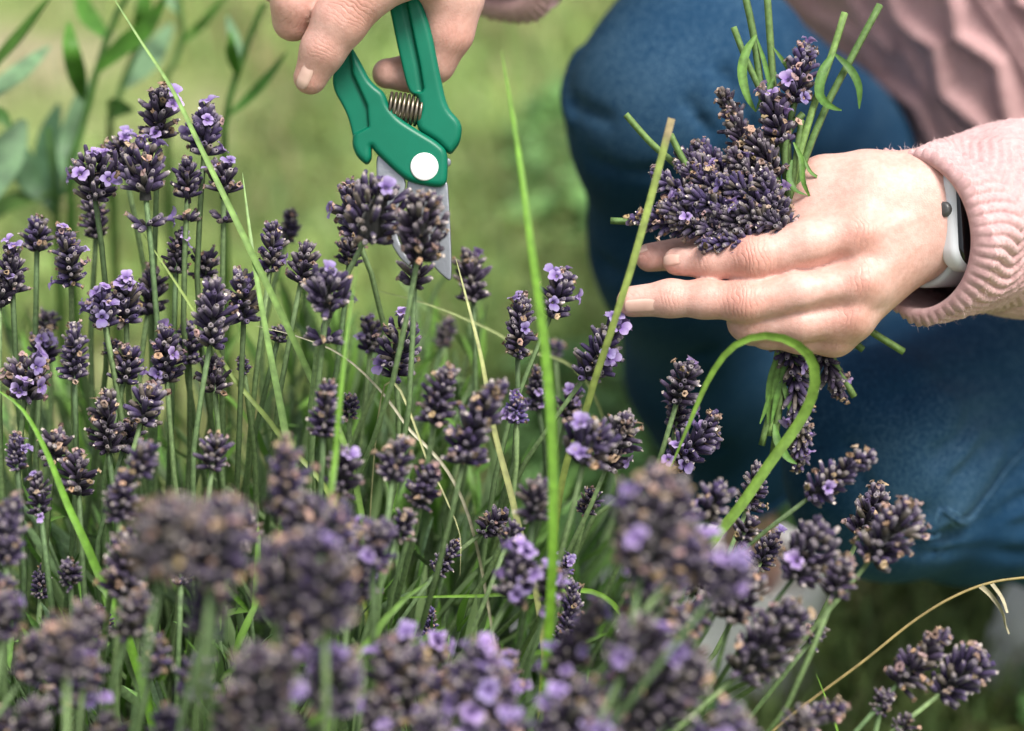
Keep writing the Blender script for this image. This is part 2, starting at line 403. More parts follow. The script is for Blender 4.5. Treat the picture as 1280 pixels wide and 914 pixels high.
PALM = [
    [fore(330, 0, 86), fore(120, -16, 64), fore(0, -22, 50)], [fore(330, 0, 80), fore(120, 18, 60), fore(0, 24, 49)],
    [fore(0, -22, 50), H(1085, 262, -2, 44), H(1073, 290, 26, 33)],
    [fore(0, 0, 50), H(1100, 300, 10, 44), H(1077, 350, 30, 30)],
    [fore(0, 18, 50), H(1100, 325, 6, 42), H(1064, 394, 14, 28)],
    [fore(0, 26, 46), H(1092, 345, -6, 38), H(1044, 418, -6, 24)],
    [fore(0, -26, 46), H(1090, 240, -12, 44), H(1036, 236, -20, 36)],
    [H(1090, 250, -8, 46), H(1020, 268, -2, 30), H(985, 290, 8, 20)],
    [H(1085, 300, -20, 50), H(1050, 380, -25, 34)], [H(1050, 270, -20, 36), H(1040, 390, -35, 30)],
]
KNUCK = [(H(1076, 288, 62, 0)[0], 15), (H(1080, 350, 68, 0)[0], 14), (H(1064, 396, 50, 0)[0], 13), (H(942, 322, 70, 0)[0], 14), (H(930, 377, 70, 0)[0], 14), (H(1044, 424, 22, 0)[0], 11)]
TEND = [(H(1085, 292, 66)[0], fore(10, -12, 0, 52)[0]), (H(1086, 350, 66)[0], fore(10, 2, 0, 52)[0]), (H(1070, 392, 52)[0], fore(6, 12, 0, 50)[0])]
def sd_left(p):
    d = None
    for c in PALM:
        q = chain(p, c, 0.006); d = q if d is None else smin(d, q, 0.009)
    f = None
    for nme in ('index', 'middle', 'ring', 'pinky'):
        q = chain(p, FL[nme], 0.0035); f = q if f is None else smin(f, q, 0.0016)
    f = smin(f, chain(p, FL['thumb'], 0.005), 0.0012)
    d = smin(d, f, 0.007)
    for c, r in KNUCK:                                   # knuckles stand proud
        d -= 0.0014 * np.exp(-(np.linalg.norm(p - c, axis=-1) / (r / S0 * 1.5)) ** 2)
    for a, b in TEND:
        d -= 0.0013 * np.exp(-(segd(p, a, b) / 0.0026) ** 2)
    for a, b in [(H(1052, 325, 60)[0], H(1010, 338, 60)[0]), (H(1052, 380, 62)[0], H(1000, 386, 60)[0])]:
        d += 0.0012 * np.exp(-(segd(p, a, b) / 0.0035) ** 2)
    # the soft pads of the joints
    return d
# ------------------------------------------------------------------ the hand that holds the pruners
FR = {
    'fore': [H(520, -60, 46, 48), H(452, -14, 58, 39), H(425, 26, 58, 33), H(404, 62, 50, 27), H(388, 97, 40, 21.5)],
    'next': [H(460, -90, 24, 44), H(395, -40, 36, 34), H(370, 2, 34, 30), H(366, 26, 24, 26)],
    'third': [H(430, -120, 0, 40), H(360, -60, 8, 30), H(345, -22, 4, 26)],
    'thumb': [H(556, -50, -14, 40), H(566, 0, -16, 34), H(560, 40, -22, 29), H(543, 78, -34, 23), H(515, 92, -38, 20), H(484, 92, -36, 19)],
}
PALM_R = [[H(470, -130, 0, 60), H(540, -110, -20, 60), H(560, -30, -20, 38)], [H(470, -130, 0, 60), H(510, -60, 20, 50)],
          [H(500, -110, -20, 62), (C3(570, -78, 1.045), 0.0195), (C3(650, -112, 1.13), 0.024)], [H(460, -120, -10, 55), H(440, -100, -10, 50)]]
def sd_right(p):
    d = None
    for c in PALM_R:
        q = chain(p, c, 0.008); d = q if d is None else smin(d, q, 0.012)
    f = None
    for nme in ('fore', 'next', 'third'):
        q = chain(p, FR[nme], 0.004); f = q if f is None else smin(f, q, 0.0012)
    f = smin(f, chain(p, FR['thumb'], 0.006), 0.001)
    d = smin(d, f, 0.010)
    for c, r in [(H(440, 2, 90)[0], 22), (H(404, 60, 74)[0], 12)]:
        d -= 0.0012 * np.exp(-(np.linalg.norm(p - c, axis=-1) / (r / S0 * 1.5)) ** 2)
    return d
# ------------------------------------------------------------------ the rest of the body, mostly under clothes
def B(px, py, d, r): return (C3(px, py, d), r * d / FPX)
BODY = [
    [B(1480, 360, 1.50, 190), B(1330, 20, 1.43, 190), B(1180, -240, 1.37, 200), B(1080, -400, 1.33, 150), B(1030, -560, 1.28, 85), B(1000, -700, 1.24, 80)],
    [B(1260, -250, 1.42, 120), B(1540, -60, 1.34, 90), B(1560, 130, 1.24, 80), B(1380, 246, 1.06, 72)],
    [B(1010, -430, 1.33, 90), B(860, -330, 1.335, 75), B(760, -230, 1.22, 66), B(650, -112, 1.13, 60)],
    [B(1450, 330, 1.50, 190), B(1290, 310, 1.54, 110), B(1090, 235, 1.43, 90), B(885, 100, 1.19, 95), B(880, 300, 1.24, 80), B(920, 590, 1.345, 82), B(945, 715, 1.425, 74)],
    [B(1490, 430, 1.45, 170), B(1400, 470, 1.35, 150), B(1090, 560, 1.12, 80), B(1230, 640, 1.24, 80), B(1500, 735, 1.43, 72)],
]
head_c, head_r = B(985, -830, 1.20, 190)
def sd_body(p):
    d = None
    for ci, c in enumerate(BODY):
        q = chain(p, c, 0.03) + (0.018 if ci in (3, 4) else 0.004); d = q if d is None else smin(d, q, 0.006)
    q = (np.linalg.norm((p - head_c) / np.array([0.80, 1.08, 0.95]), axis=-1) - head_r * 1.18)
    jaw = cone(p, head_c + np.array([-0.01, -0.03, 0.02]), head_c + np.array([-0.015, -0.085, 0.045]), 0.055, 0.035)
    nose = cone(p, head_c + np.array([-0.02, 0.0, 0.085]), head_c + np.array([-0.022, -0.035, 0.105]), 0.008, 0.014)
    d = smin(smin(d, smin(q, jaw, 0.03), 0.03), nose, 0.01)
    for sx in (-0.05, 0.015):
        d += 0.008 * np.exp(-(np.linalg.norm(p - head_c - np.array([sx, 0.0, 0.085]), axis=-1) / 0.018) ** 2)
        d -= 0.002 * np.exp(-(np.linalg.norm(p - head_c - np.array([-0.02, -0.06, 0.09]), axis=-1) / 0.016) ** 2)
    return d
def bounds(chains, pad):
    P = np.array([p for c in chains for p, r in c]); R = np.array([r for c in chains for p, r in c])
    return (P - R[:, None]).min(0) - pad, (P + R[:, None]).max(0) + pad
person = thing('person', (0.30, 1.28, 0.0), 'person crouching in pink cable knit sweater and blue jeans, cutting lavender', 'person')

lo, hi = bounds(list(FL.values()) + PALM, 0.003); VL, FLq = surface_nets(sd_left, lo, hi, 0.00105)
lo, hi = bounds(list(FR.values()) + PALM_R, 0.003); VR, FRq = surface_nets(sd_right, lo, hi, 0.0014)
lo, hi = bounds(BODY + [[(head_c, head_r * 1.3)]], 0.01); VB, FBq = surface_nets(sd_body, lo, hi, 0.009)
def joint_attrs(V):
    red = np.zeros(len(V)); ks = np.zeros(len(V)); kw = np.zeros(len(V))
    J = [(H(942, 322, 74)[0], unit(H(1008, 305, 44)[0] - H(888, 326, 32)[0]), 30, 1.0), (H(930, 377, 74)[0], unit(H(1000, 366, 50)[0] - H(880, 374, 42)[0]), 30, 1.0),
         (H(838, 373, 60)[0], unit(H(880, 374, 42)[0] - H(790, 377, 28)[0]), 20, 0.5), (H(876, 327, 52)[0], unit(H(942, 322, 48)[0] - H(846, 327, 18)[0]), 18, 0.35),
         (H(1076, 290, 68)[0], AX, 26, 0.75), (H(1078, 352, 70)[0], AX, 26, 0.75), (H(1062, 398, 52)[0], AX, 24, 0.75), (H(1044, 424, 30)[0], AX, 20, 0.6), (H(940, 402, 48)[0], AX, 20, 0.6),
         (H(838, 327, 36)[0], AX, 14, 0.5), (H(790, 377, 46)[0], AX, 18, 0.4), (H(800, 318, 0)[0], AX, 22, 0.7),
         (H(440, 2, 94)[0], unit(H(452, -14, 58)[0] - H(404, 62, 50)[0]), 34, 0.8), (H(402, 62, 78)[0], unit(H(425, 26, 58)[0] - H(388, 97, 40)[0]), 20, 0.5), (H(382, 104, 60)[0], AX, 18, 0.5),
         (H(570, 60, 0)[0], AX, 40, 0.5), (H(366, 20, 50)[0], AX, 24, 0.5)]
    for c, ax, r, a in J:
        w = a * np.exp(-(np.linalg.norm(V - c, axis=1) / (r / S0)) ** 2)
        red = np.maximum(red, w); sel = w * 1.2 > kw
        wr = a * np.exp(-(np.linalg.norm(V - c, axis=1) / (0.75 * r / S0)) ** 2)
        ks = np.where(wr > kw, (V - c) @ ax * 1000 * 1.7, ks); kw = np.maximum(kw, wr)
    return red, ks, kw
Vb = np.vstack([VL, VR, VB]); Fb = np.vstack([FLq, FRq + len(VL), FBq + len(VL) + len(VR)])
red, ks, kw = joint_attrs(Vb); 
wobj('body', toW(Vb), Fb, M_SKIN, person, attrs={'red': red, 'ks': ks, 'kw': kw}).data.update()
body = bpy.data.objects['body']
def nail(fn, c, along, nrm, L, Wd, parent):
    """a curved nail plate laid onto the finger surface"""
    c = np.asarray(c); along = unit(along); side = unit(np.cross(nrm, along)); nu, nv = 12, 12
    u = np.linspace(-1, 1, nu); v = np.linspace(-1, 1, nv); V = []
    for a in u:
        for b_ in v:
            rnd = 1 - 0.30 * max(0, -a) ** 3 - 0.10 * max(0, a) ** 4
            V.append(c + along * L / 2 * a * (1 - 0.12 * b_ * b_ * (1 if a > 0 else -1)) + side * Wd / 2 * b_ * rnd + unit(nrm) * 0.003)
    V = np.array(V); P, N = snap(fn, V, 5)
    P = P.reshape(nu, nv, 3); N = N.reshape(nu, nv, 3)
    edge = np.minimum(1, (1 - np.abs(v)) * 4)[None, :, None] * np.minimum(1, (u + 1) * 3 + 0.0)[:, None, None]
    P = P + N * (0.00005 + 0.00045 * edge)
    top = P.reshape(-1, 3); i, j = np.meshgrid(np.arange(nu - 1), np.arange(nv - 1), indexing='ij')
    F = np.stack([i * nv + j, i * nv + j + 1, (i + 1) * nv + j + 1, (i + 1) * nv + j], -1).reshape(-1, 4)
    bot = top - N.reshape(-1, 3) * 0.0008; n = len(top)
    wobj('fingernail', toW(np.vstack([top, bot])), np.vstack([F, F[:, ::-1] + n]), M_NAIL, parent)
px = 1 / S0
IDX = lambda p: chain(p, FL['index'], 0.0035)
MID = lambda p: chain(p, FL['middle'], 0.0035)
THB = lambda p: chain(p, FL['thumb'], 0.005)
FOR = lambda p: chain(p, FR['fore'], 0.004)
nail(MID, H(797, 383, 46)[0], H(770, 383, 36)[0] - H(830, 379, 44)[0], (-0.12, -0.35, 0.93), 37 * px, 27 * px, body)
nail(IDX, H(838, 325, 32)[0], H(822, 329, 18)[0] - H(858, 322, 44)[0], (-0.62, 0.05, 0.78), 28 * px, 24 * px, body)
nail(THB, H(793, 311, 4)[0], H(772, 318, -10)[0] - H(822, 306, -6)[0], (-0.35, 0.86, 0.35), 32 * px, 24 * px, body)
nail(FOR, H(379, 104, 60)[0], H(371, 124, 48)[0] - H(391, 84, 62)[0], (-0.48, -0.12, 0.86), 34 * px, 27 * px, body)

# hair on the head (above the picture)
def sd_hair(p):
    q = np.linalg.norm((p - head_c - np.array([0.012, 0.016, -0.022])) / np.array([0.86, 1.08, 1.0]), axis=-1) - head_r * 1.28
    t = cone(p, head_c + np.array([0.03, 0.0, -0.08]), head_c + np.array([0.06, -0.16, -0.10]), 0.07, 0.03)
    d = smin(q, t, 0.03)
    d += 0.002 * np.sin(p[:, 0] * 300 + 20 * np.sin(p[:, 1] * 20))
    return np.maximum(d, -(np.linalg.norm((p - head_c - np.array([-0.03, -0.03, 0.10])) / np.array([1, 1.25, 1]), axis=-1) - 0.085))
Vh, Fh = surface_nets(sd_hair, head_c - 0.24, head_c + 0.2, 0.006)
wobj('hair', toW(Vh), Fh, M_HAIR, person)

# ------------------------------------------------------------------ jeans
JR = [[B(1470, 390, 1.52, 230), B(1290, 310, 1.54, 140), B(1090, 232, 1.43, 104), B(880, 96, 1.18, 124)],
      [B(872, 92, 1.18, 126), B(838, 140, 1.17, 122), B(858, 300, 1.22, 112), B(890, 460, 1.29, 98), B(918, 585, 1.34, 84)]]
JL = [[B(1560, 430, 1.46, 220), B(1400, 468, 1.34, 165), B(1230, 505, 1.22, 140), B(1105, 545, 1.11, 112)],
      [B(1100, 570, 1.11, 112), B(1108, 610, 1.12, 106), B(1210, 632, 1.175, 92), B(1330, 645, 1.26, 92), B(1450, 710, 1.40, 70)]]
FOLDS = [   # (points px,py,d), half width px, depth px (positive: groove, negative: ridge)
    ([(1300, 560, 1.12), (1262, 600, 1.11), (1225, 648, 1.10)], 13, 13), ([(1250, 560, 1.12), (1195, 640, 1.09), (1155, 664, 1.06)], 12, -7),
    ([(1290, 615, 1.14), (1240, 650, 1.12), (1180, 668, 1.09)], 10, 12), ([(1300, 655, 1.16), (1210, 672, 1.12), (1130, 665, 1.07)], 9, 9),
    ([(1290, 540, 1.12), (1230, 560, 1.10), (1195, 600, 1.08)], 12, 8), ([(1310, 690, 1.2), (1200, 690, 1.12), (1110, 680, 1.07)], 9, 5),
    ([(1290, 500, 1.14), (1220, 520, 1.10), (1170, 570, 1.07)], 16, 6), ([(1300, 585, 1.13), (1270, 640, 1.12)], 9, -6),
    ([(1150, 640, 1.07), (1090, 660, 1.05)], 9, 7), ([(1165, 690, 1.1), (1100, 640, 1.05), (1060, 560, 1.04)], 14, 3), ([(1280, 470, 1.14), (1200, 470, 1.09), (1120, 500, 1.05)], 22, 4),
    ([(905, 90, 1.07), (925, 130, 1.08), (940, 165, 1.09)], 10, 8), ([(880, 100, 1.06), (890, 135, 1.07), (915, 180, 1.08)], 10, -5), ([(860, 130, 1.07), (885, 165, 1.08)], 9, 6),
    ([(720, 70, 1.15), (705, 112, 1.15), (712, 150, 1.15)], 12, -6), ([(715, 128, 1.15), (760, 150, 1.1)], 9, 6), ([(740, 200, 1.13), (830, 215, 1.08)], 14, 4), ([(750, 330, 1.15), (860, 350, 1.1)], 18, 4),
    ([(770, 420, 1.2), (880, 440, 1.16)], 12, 5), ([(800, 540, 1.27), (900, 560, 1.24)], 10, 6),
]
def sd_legs(p):
    r = smin(chain(p, JR[0], 0.05), chain(p, JR[1], 0.02), 0.02); l = smin(chain(p, JL[0], 0.05), chain(p, JL[1], 0.02), 0.014)
    return smin(r, l, 0.012)
def hit(fn, x, y, d0=0.9, d1=1.75):
    """where the ray through a pixel first meets a surface"""
    D_ = np.linspace(d0, d1, 400); f = fn(np.array([C3(x, y, q) for q in D_])); k = np.argmax(f < 0)
    return C3(x, y, D_[k] if f[k] < 0 else D_[np.argmin(f)])
FOLDS = [([hit(sd_legs, q[0], q[1]) for q in pts], w, a) for pts, w, a in FOLDS]
def sd_jeans(p):
    r = smin(chain(p, JR[0], 0.05), chain(p, JR[1], 0.02), 0.02)
    l = smin(chain(p, JL[0], 0.05), chain(p, JL[1], 0.02), 0.014)
    pel = cone(p, C3(1470, 390, 1.52), C3(1560, 430, 1.46), 0.11, 0.11)
    d = smin(smin(r, l, 0.012), pel, 0.04)
    for pts, w, a in FOLDS:
        s = np.minimum.reduce([segd(p, pts[i], pts[i + 1]) for i in range(len(pts) - 1)])
        d = d + a * 2.4 / FPX * np.exp(-(s / (w * 0.95 / FPX)) ** 2)
    q = p * 30
    d = d + 0.0012 * (np.sin(q[:, 0] * 1.7 + 2 * np.sin(q[:, 1] * 0.9)) * np.sin(q[:, 1] * 1.3 + q[:, 2]) )
    return d
lo, hi = bounds(JR + JL, 0.008); VJ, FJ = surface_nets(sd_jeans, lo, hi, 0.0032)
# open hems at the ankles
def cut_hem(V, F, a, b, cut):
    ax = unit(b - a); s = (V - b) @ ax; rr = np.linalg.norm(V - b - s[:, None] * ax, axis=1)
    kill = (s > cut) & (rr < 0.10) & (s < 0.12)
    keep = ~kill[F].any(1)
    return F[keep]
FJ = cut_hem(VJ, FJ, JR[1][-2][0], JR[1][-1][0], 0.004)
FJ = cut_hem(VJ, FJ, JL[1][-2][0], JL[1][-1][0], 0.0)
jeans = wobj('jeans', toW(VJ), FJ, M_DENIM, person); sm = jeans.modifiers.new('thickness', 'SOLIDIFY'); sm.thickness = 0.0018; sm.offset = -1
def seam(pts, r, name='seam'):
    P = catmull(np.array([hit(sd_legs, q[0], q[1]) for q in pts]), 60); P, N = snap(sd_jeans, P, 6, 1e-3); P = P + N * 0.0004
    mb = MB(); add_tube(mb, toW(P), r, 6)
    # stitches along it
    for off in (-0.0028, 0.0028):
        T = np.gradient(P, axis=0); S = np.cross(T, N); S /= np.linalg.norm(S, axis=1)[:, None]
        Q = P + S * off
        for i in range(0, len(Q) - 1, 1): add_tube(mb, toW(np.array([lerp(Q[i], Q[i + 1], 0.1) + N[i] * 0.0002, lerp(Q[i], Q[i + 1], 0.75) + N[i] * 0.0002])), 0.0004, 4, 1)
    mb.build(name, [M_DENIM, M_SEAM], jeans)
seam([(1330, 545, 1.14), (1285, 566, 1.12), (1245, 610, 1.10), (1222, 640, 1.10), (1195, 662, 1.09), (1150, 672, 1.07)], 0.0016)
# hem band of the upright leg
hb = JR[1][-1]; ha = JR[1][-2]; ax = unit(hb[0] - ha[0]); e1 = unit(np.cross(ax, [0, 0, 1])); e2 = np.cross(ax, e1)
ang = np.linspace(0, 2 * np.pi, 49); c = hb[0] - ax * 0.004
P = [c + (e1 * math.cos(a) + e2 * math.sin(a)) * hb[1] for a in ang]; P, N = snap(sd_jeans, np.array(P), 5, 1e-3)
mb = MB(); add_tube(mb, toW(P + ax * 0.006), 0.0022, 6); mb.build('hem', M_DENIM, jeans)

# ------------------------------------------------------------------ sweater
def tri(x): return 2 * np.abs(x - np.floor(x + 0.5))          # 0..1 triangle wave
def knit_tube(name, pts, nu, nv, relief, parent, basis=None, mat=M_KNIT, inner=True, warp=1.0):
    """pts: (centre, radius) along the limb in camera space; relief(s, arc, phi) in metres"""
    C = catmull(np.array([list(c) + [r] for c, r in pts]), nu, warp); R = C[:, 3]; C = C[:, :3]
    T, N, Bn = frames(C, basis)
    phi = np.linspace(0, 2 * np.pi, nv, endpoint=False)
    s = np.concatenate([[0], np.cumsum(np.linalg.norm(np.diff(C, axis=0), axis=1))])
    Sg, Pg = np.meshgrid(s, phi, indexing='ij')
    rel = relief(Sg, Pg * R[:, None], Pg)
    rad = R[:, None] + rel
    ring = np.cos(phi)[None, :, None] * N[:, None] + np.sin(phi)[None, :, None] * Bn[:, None]
    V = C[:, None] + ring * rad[..., None]
    V = V.reshape(-1, 3); i, j = np.meshgrid(np.arange(nu - 1), np.arange(nv), indexing='ij'); j2 = (j + 1) % nv
    F = np.stack([i * nv + j, (i + 1) * nv + j, (i + 1) * nv + j2, i * nv + j2], -1).reshape(-1, 4)
    if inner:     # turned-in edge and lining so that the cuff has thickness
        ring0 = (C[0] + ring[0] * (R[0] - 0.0030)); depth = min(nu - 1, max(6, nu // 5))
        Vi = [C[0] + ring[0] * (R[0] - 0.0012) - T[0] * 0.0012]; Vi += [C[k] + ring[k] * (R[k] - 0.0035) for k in range(0, depth)]
        Vi = np.concatenate(Vi); b0 = len(V); V = np.vstack([V, Vi]); jj = np.arange(nv); jn = (jj + 1) % nv
        q = [np.stack([jj, jn, b0 + jn, b0 + jj], 1)]
        for k in range(depth): q.append(np.stack([b0 + k * nv + jj, b0 + k * nv + jn, b0 + (k + 1) * nv + jn, b0 + (k + 1) * nv + jj], 1))
        F = np.vstack([F] + q)
    return V, F
def rib(ph): return np.abs(np.cos(np.pi * ph)) ** 0.7
def sleeve_relief(s, arc, phi):
    u = s * 1000.0; v = phi / (2 * np.pi) * 52
    zig = np.where(u < 17, 0.22 * u, 0.22 * 17 - 1.0 * (u - 17))
    zig = np.where(u < 36, zig, 0.22 * 17 - 19 + 1.0 * (u - 36)); zig = np.where(u < 58, zig, 0.22 * 17 + 3 - 0.9 * (u - 58))
    ph = v - zig / 4.6 + 0.25 * np.sin(u * 0.23 + phi * 3)
    stitch = 0.00022 * np.sin(u * 2 * np.pi / 2.6 + np.floor(ph) * 1.9)
    edge = np.clip(1 - u / 3.0, 0, 1) * 0.0008
    big = 0.0048 * np.maximum(0, np.cos(phi)) ** 2 * np.clip(1.6 - u / 60, 0, 1) + 0.0016 * np.sin(phi * 2 + u * 0.05) + 0.0010 * np.sin(u * 0.16 + phi * 5) + 0.0008 * np.sin(phi * 9 + u * 0.11)
    return 0.0017 * rib(ph) + stitch + edge + big - 0.0006 * (np.abs(u - 17) < 1.2) - 0.0006 * (np.abs(u - 36) < 1.2)
nbase = np.array([math.sin(math.radians(40)), 0.0, math.cos(math.radians(40))])
cuff_c = wrist + AX * (-16 / S0) + np.array([0, -26 / S0, 0])
arm_pts = [(cuff_c, 104 * px), (wrist + AX * 60 / S0 + np.array([0, -18 / S0, 0]), 110 * px), (wrist + AX * 160 / S0 + np.array([0, -4 / S0, 0]), 120 * px), (wrist + AX * 300 / S0, 122 * px),
           (C3(1540, 170, 1.21), 0.050), (C3(1560, 60, 1.26), 0.058), (C3(1530, -80, 1.34), 0.060), (C3(1400, -230, 1.40), 0.066), (C3(1270, -290, 1.41), 0.075)]
VS, FS = knit_tube('sleeve', arm_pts, 260, 440, sleeve_relief, person, basis=nbase, warp=2.0)
sleeve_V = VS
arm2 = [(C3(612, -64, 1.095), 0.031), (C3(660, -120, 1.13), 0.034), (C3(760, -230, 1.22), 0.042), (C3(850, -340, 1.33), 0.052), (C3(910, -400, 1.34), 0.058), (C3(990, -420, 1.33), 0.080), (C3(1070, -420, 1.36), 0.10)]
VS2, FS2 = knit_tube('sleeve', arm2, 130, 260, sleeve_relief, person)
def torso_relief(s, arc, phi):
    u = s * 1000.0; x = arc * 1000.0
    P = 62.0; k = np.floor(x / P); xx = x - (k + 0.5) * P
    wave = 11 * (tri(u / 46.0 + 0.5 * (k % 2)) - 0.5) * 2
    h = np.zeros_like(x)
    for sgn in (-1, 1):
        dd = xx - sgn * (6 + wave * 0.5 + 6)
        h = np.maximum(h, 0.0062 * np.exp(-(dd / 5.2) ** 2) * (1 + 0.18 * np.cos(u * 2 * np.pi / 4.0 + dd)))
    lad = np.abs(np.abs(xx) - 28)
    h = np.maximum(h, 0.0040 * np.exp(-(lad / 2.6) ** 2) * (0.75 + 0.35 * np.cos(u * 2 * np.pi / 3.2)))
    h += 0.0004 * np.cos(u * 2 * np.pi / 3.4) * np.cos(x * 2 * np.pi / 3.2)
    return h + 0.004 * np.sin(phi * 3 + u * 0.013) + 0.003 * np.sin(phi * 7 - u * 0.02)
tor = [(C3(1580, 420, 1.50), 0.145), (C3(1505, 270, 1.46), 0.150), (C3(1415, 105, 1.42), 0.150), (C3(1318, -70, 1.41), 0.155), (C3(1205, -250, 1.41), 0.160), (C3(1120, -400, 1.37), 0.135), (C3(1065, -480, 1.35), 0.085), (C3(1035, -540, 1.33), 0.058)]
VT, FT = knit_tube('torso', tor, 320, 460, torso_relief, person, basis=np.array([-0.7, 0.3, 0.6]), inner=False)
Vall = np.vstack([VT, VS, VS2]); Fall = np.vstack([FT, FS + len(VT), FS2 + len(VT) + len(VS)])
sweater = wobj('sweater', toW(Vall), Fall, M_KNIT, person)
# wool fuzz on the near sleeve
mb = MB(); n = 2600
sel = rng.integers(0, 140 * 440, n); P0 = sleeve_V[sel]
cen = catmull(np.array([c for c, r in arm_pts]), 400)
for p in P0:
    c = cen[np.argmin(((cen - p) ** 2).sum(1))]; nrm = unit(p - c)
    d1 = unit(nrm * 0.7 + rng.normal(0, 0.7, 3)); L = rng.uniform(0.0012, 0.0030)
    Q = np.array([p - nrm * 0.0005, p + d1 * L * 0.6, p + d1 * L + rng.normal(0, 0.0008, 3)])
    sd = unit(np.cross(d1, rng.normal(0, 1, 3))) * 0.00005
    V = np.array([Q[0] - sd, Q[0] + sd, Q[1] + sd, Q[1] - sd, Q[2]])
    mb.add(toW(V), [[0, 1, 2, 3]]); mb.F.setdefault((3, 0), []).append(np.array([[3, 2, 4]]) + mb.n - 5)
tag(mb.build('wool_fuzz', M_FUZZ, sweater), kind='stuff')

# ------------------------------------------------------------------ shoes (world space)
def shoe(toe, heel, ankle):
    toe, heel, ankle = [np.array(v, float) for v in (toe, heel, ankle)]
    ax = unit(heel - toe); 
    def up(p):
        a = chain(p, [(toe + ax * 0.045 + [0, 0, 0.040], 0.036), (toe + ax * 0.10 + [0, 0, 0.050], 0.042), (toe + ax * 0.16 + [0, 0, 0.062], 0.040), (heel - ax * 0.045 + [0, 0, 0.060], 0.036)], 0.02)
        b = cone(p, heel - ax * 0.06 + [0, 0, 0.05], ankle, 0.042, 0.040)
        d = smin(a, b, 0.02); d = np.maximum(d, 0.022 - p[:, 2])
        op = cone(p, ankle - [0, 0, 0.01], ankle + [0, 0, 0.08], 0.034, 0.04)
        return np.maximum(d, -op)
    def so_(p):
        a = chain(p, [(toe + ax * 0.045, 0.046), (toe + ax * 0.10, 0.049), (heel - ax * 0.05, 0.042)], 0.02)
        return np.maximum(np.maximum(a, p[:, 2] - 0.027), -p[:, 2])
    lo = np.minimum(toe, heel) - 0.08; hi = np.maximum(np.maximum(toe, heel), ankle) + 0.09; lo[2] = -0.01
    V, F = surface_nets(up, lo, hi, 0.0035); s = wobj('shoe', V, F, M_WHITE, person)
    V, F = surface_nets(so_, lo, hi, 0.003); wobj('sole', V, F, M_SOLE, s)
    side = unit(np.cross(ax, [0, 0, 1]))
    for k in range(5):
        b0 = toe + ax * (0.085 + 0.020 * k)
        P = []
        for q in np.linspace(-1, 1, 9):
            pt = b0 + side * 0.026 * q + np.array([0, 0, 0.11]) + ax * 0.008 * q * (1 if k % 2 else -1)
            z = np.linspace(0.14, 0.03, 60); f = up(np.stack([np.full(60, pt[0]), np.full(60, pt[1]), z], 1)); h = z[np.argmax(f < 0)]
            P.append([pt[0], pt[1], h + 0.001])
        m = MB(); add_tube(m, catmull(P, 16), 0.0022, 6); m.build('lace', M_SOLE, s)
shoe((-0.035, 1.085, 0), (0.185, 1.205, 0), (0.1435, 1.176, 0.072))
shoe((0.283, 1.180, 0), (0.535, 1.190, 0), (0.455, 1.190, 0.085))

# ------------------------------------------------------------------ wristwatch
wc = fore(38, 6, 0, 57)[0]
NN = unit(np.array([math.sin(math.radians(40)), 0.02, math.cos(math.radians(40))])); UU = unit(np.cross(NN, AX)); UU = UU if UU[1] > 0 else -UU
def rbox(p, c, hs, r, axes=(AX, UU, NN)):
    q = np.stack([(p - c) @ a for a in axes], 1); q = np.abs(q) - (np.array(hs) - r)
    return np.linalg.norm(np.maximum(q, 0), axis=1) + np.minimum(q.max(1), 0) - r
def rplate(p, c, hx, hy, hz, rc, re):
    """rounded-rectangle plate with corner radius rc and edge radius re"""
    x, y, z = [np.abs((p - c) @ a) for a in (AX, UU, NN)]
    d2 = np.linalg.norm(np.stack([np.maximum(x - hx + rc, 0), np.maximum(y - hy + rc, 0)], 1), axis=1) + np.minimum(np.maximum(x - hx + rc, y - hy + rc), 0) - rc
    a, b = d2 + re, z - hz + re
    return np.minimum(np.maximum(a, b), 0) + np.linalg.norm(np.stack([np.maximum(a, 0), np.maximum(b, 0)], 1), axis=1) - re
watch = thing('wristwatch', toW(wc), 'white square smartwatch with dark screen strapped on the wrist below the cuff', 'watch')
V, F = surface_nets(lambda p: rplate(p, wc, 0.0185, 0.0222, 0.0054, 0.010, 0.0042), wc - 0.03, wc + 0.03, 0.0006); wobj('case', toW(V), F, M_CASE, watch)
gc = wc + NN * 0.0036
V, F = surface_nets(lambda p: rplate(p, gc, 0.0168, 0.0205, 0.0030, 0.009, 0.0022), gc - 0.03, gc + 0.03, 0.0006); wobj('screen', toW(V), F, M_GLASS, watch)
cc = wc - AX * 0.0190 + UU * 0.003
mb = MB(); add_tube(mb, toW(np.array([cc + AX * 0.002, cc - AX * 0.0012, cc - AX * 0.0018])), [0.0032, 0.0032, 0.0022], 20, ref=UU); mb.build('crown_button', M_CROWN, watch)
# band round the wrist
fc = fore(38, 4, 0, 0)[0]; rr = []
n = 90; ang = np.linspace(0, 2 * np.pi, n, endpoint=False); hw = 0.0110
C = np.array([fc + UU * (0.0262 * math.cos(a)) + NN * (0.0195 * math.sin(a) - 0.0005) for a in ang])
nr = np.array([unit(UU * math.cos(a) / 0.0262 + NN * math.sin(a) / 0.0195) for a in ang])
sec = [(-hw, 0.0), (hw, 0.0), (hw, 0.0016), (hw * 0.85, 0.0024), (-hw * 0.85, 0.0024), (-hw, 0.0016)]
V = np.concatenate([C + AX * a + nr * b_ for a, b_ in sec]); k = len(sec); i = np.arange(n); i2 = (i + 1) % n
F = np.concatenate([np.stack([j * n + i, j * n + i2, ((j + 1) % k) * n + i2, ((j + 1) % k) * n + i], 1) for j in range(k)])
wobj('strap', toW(V), F, M_STRAP, watch)

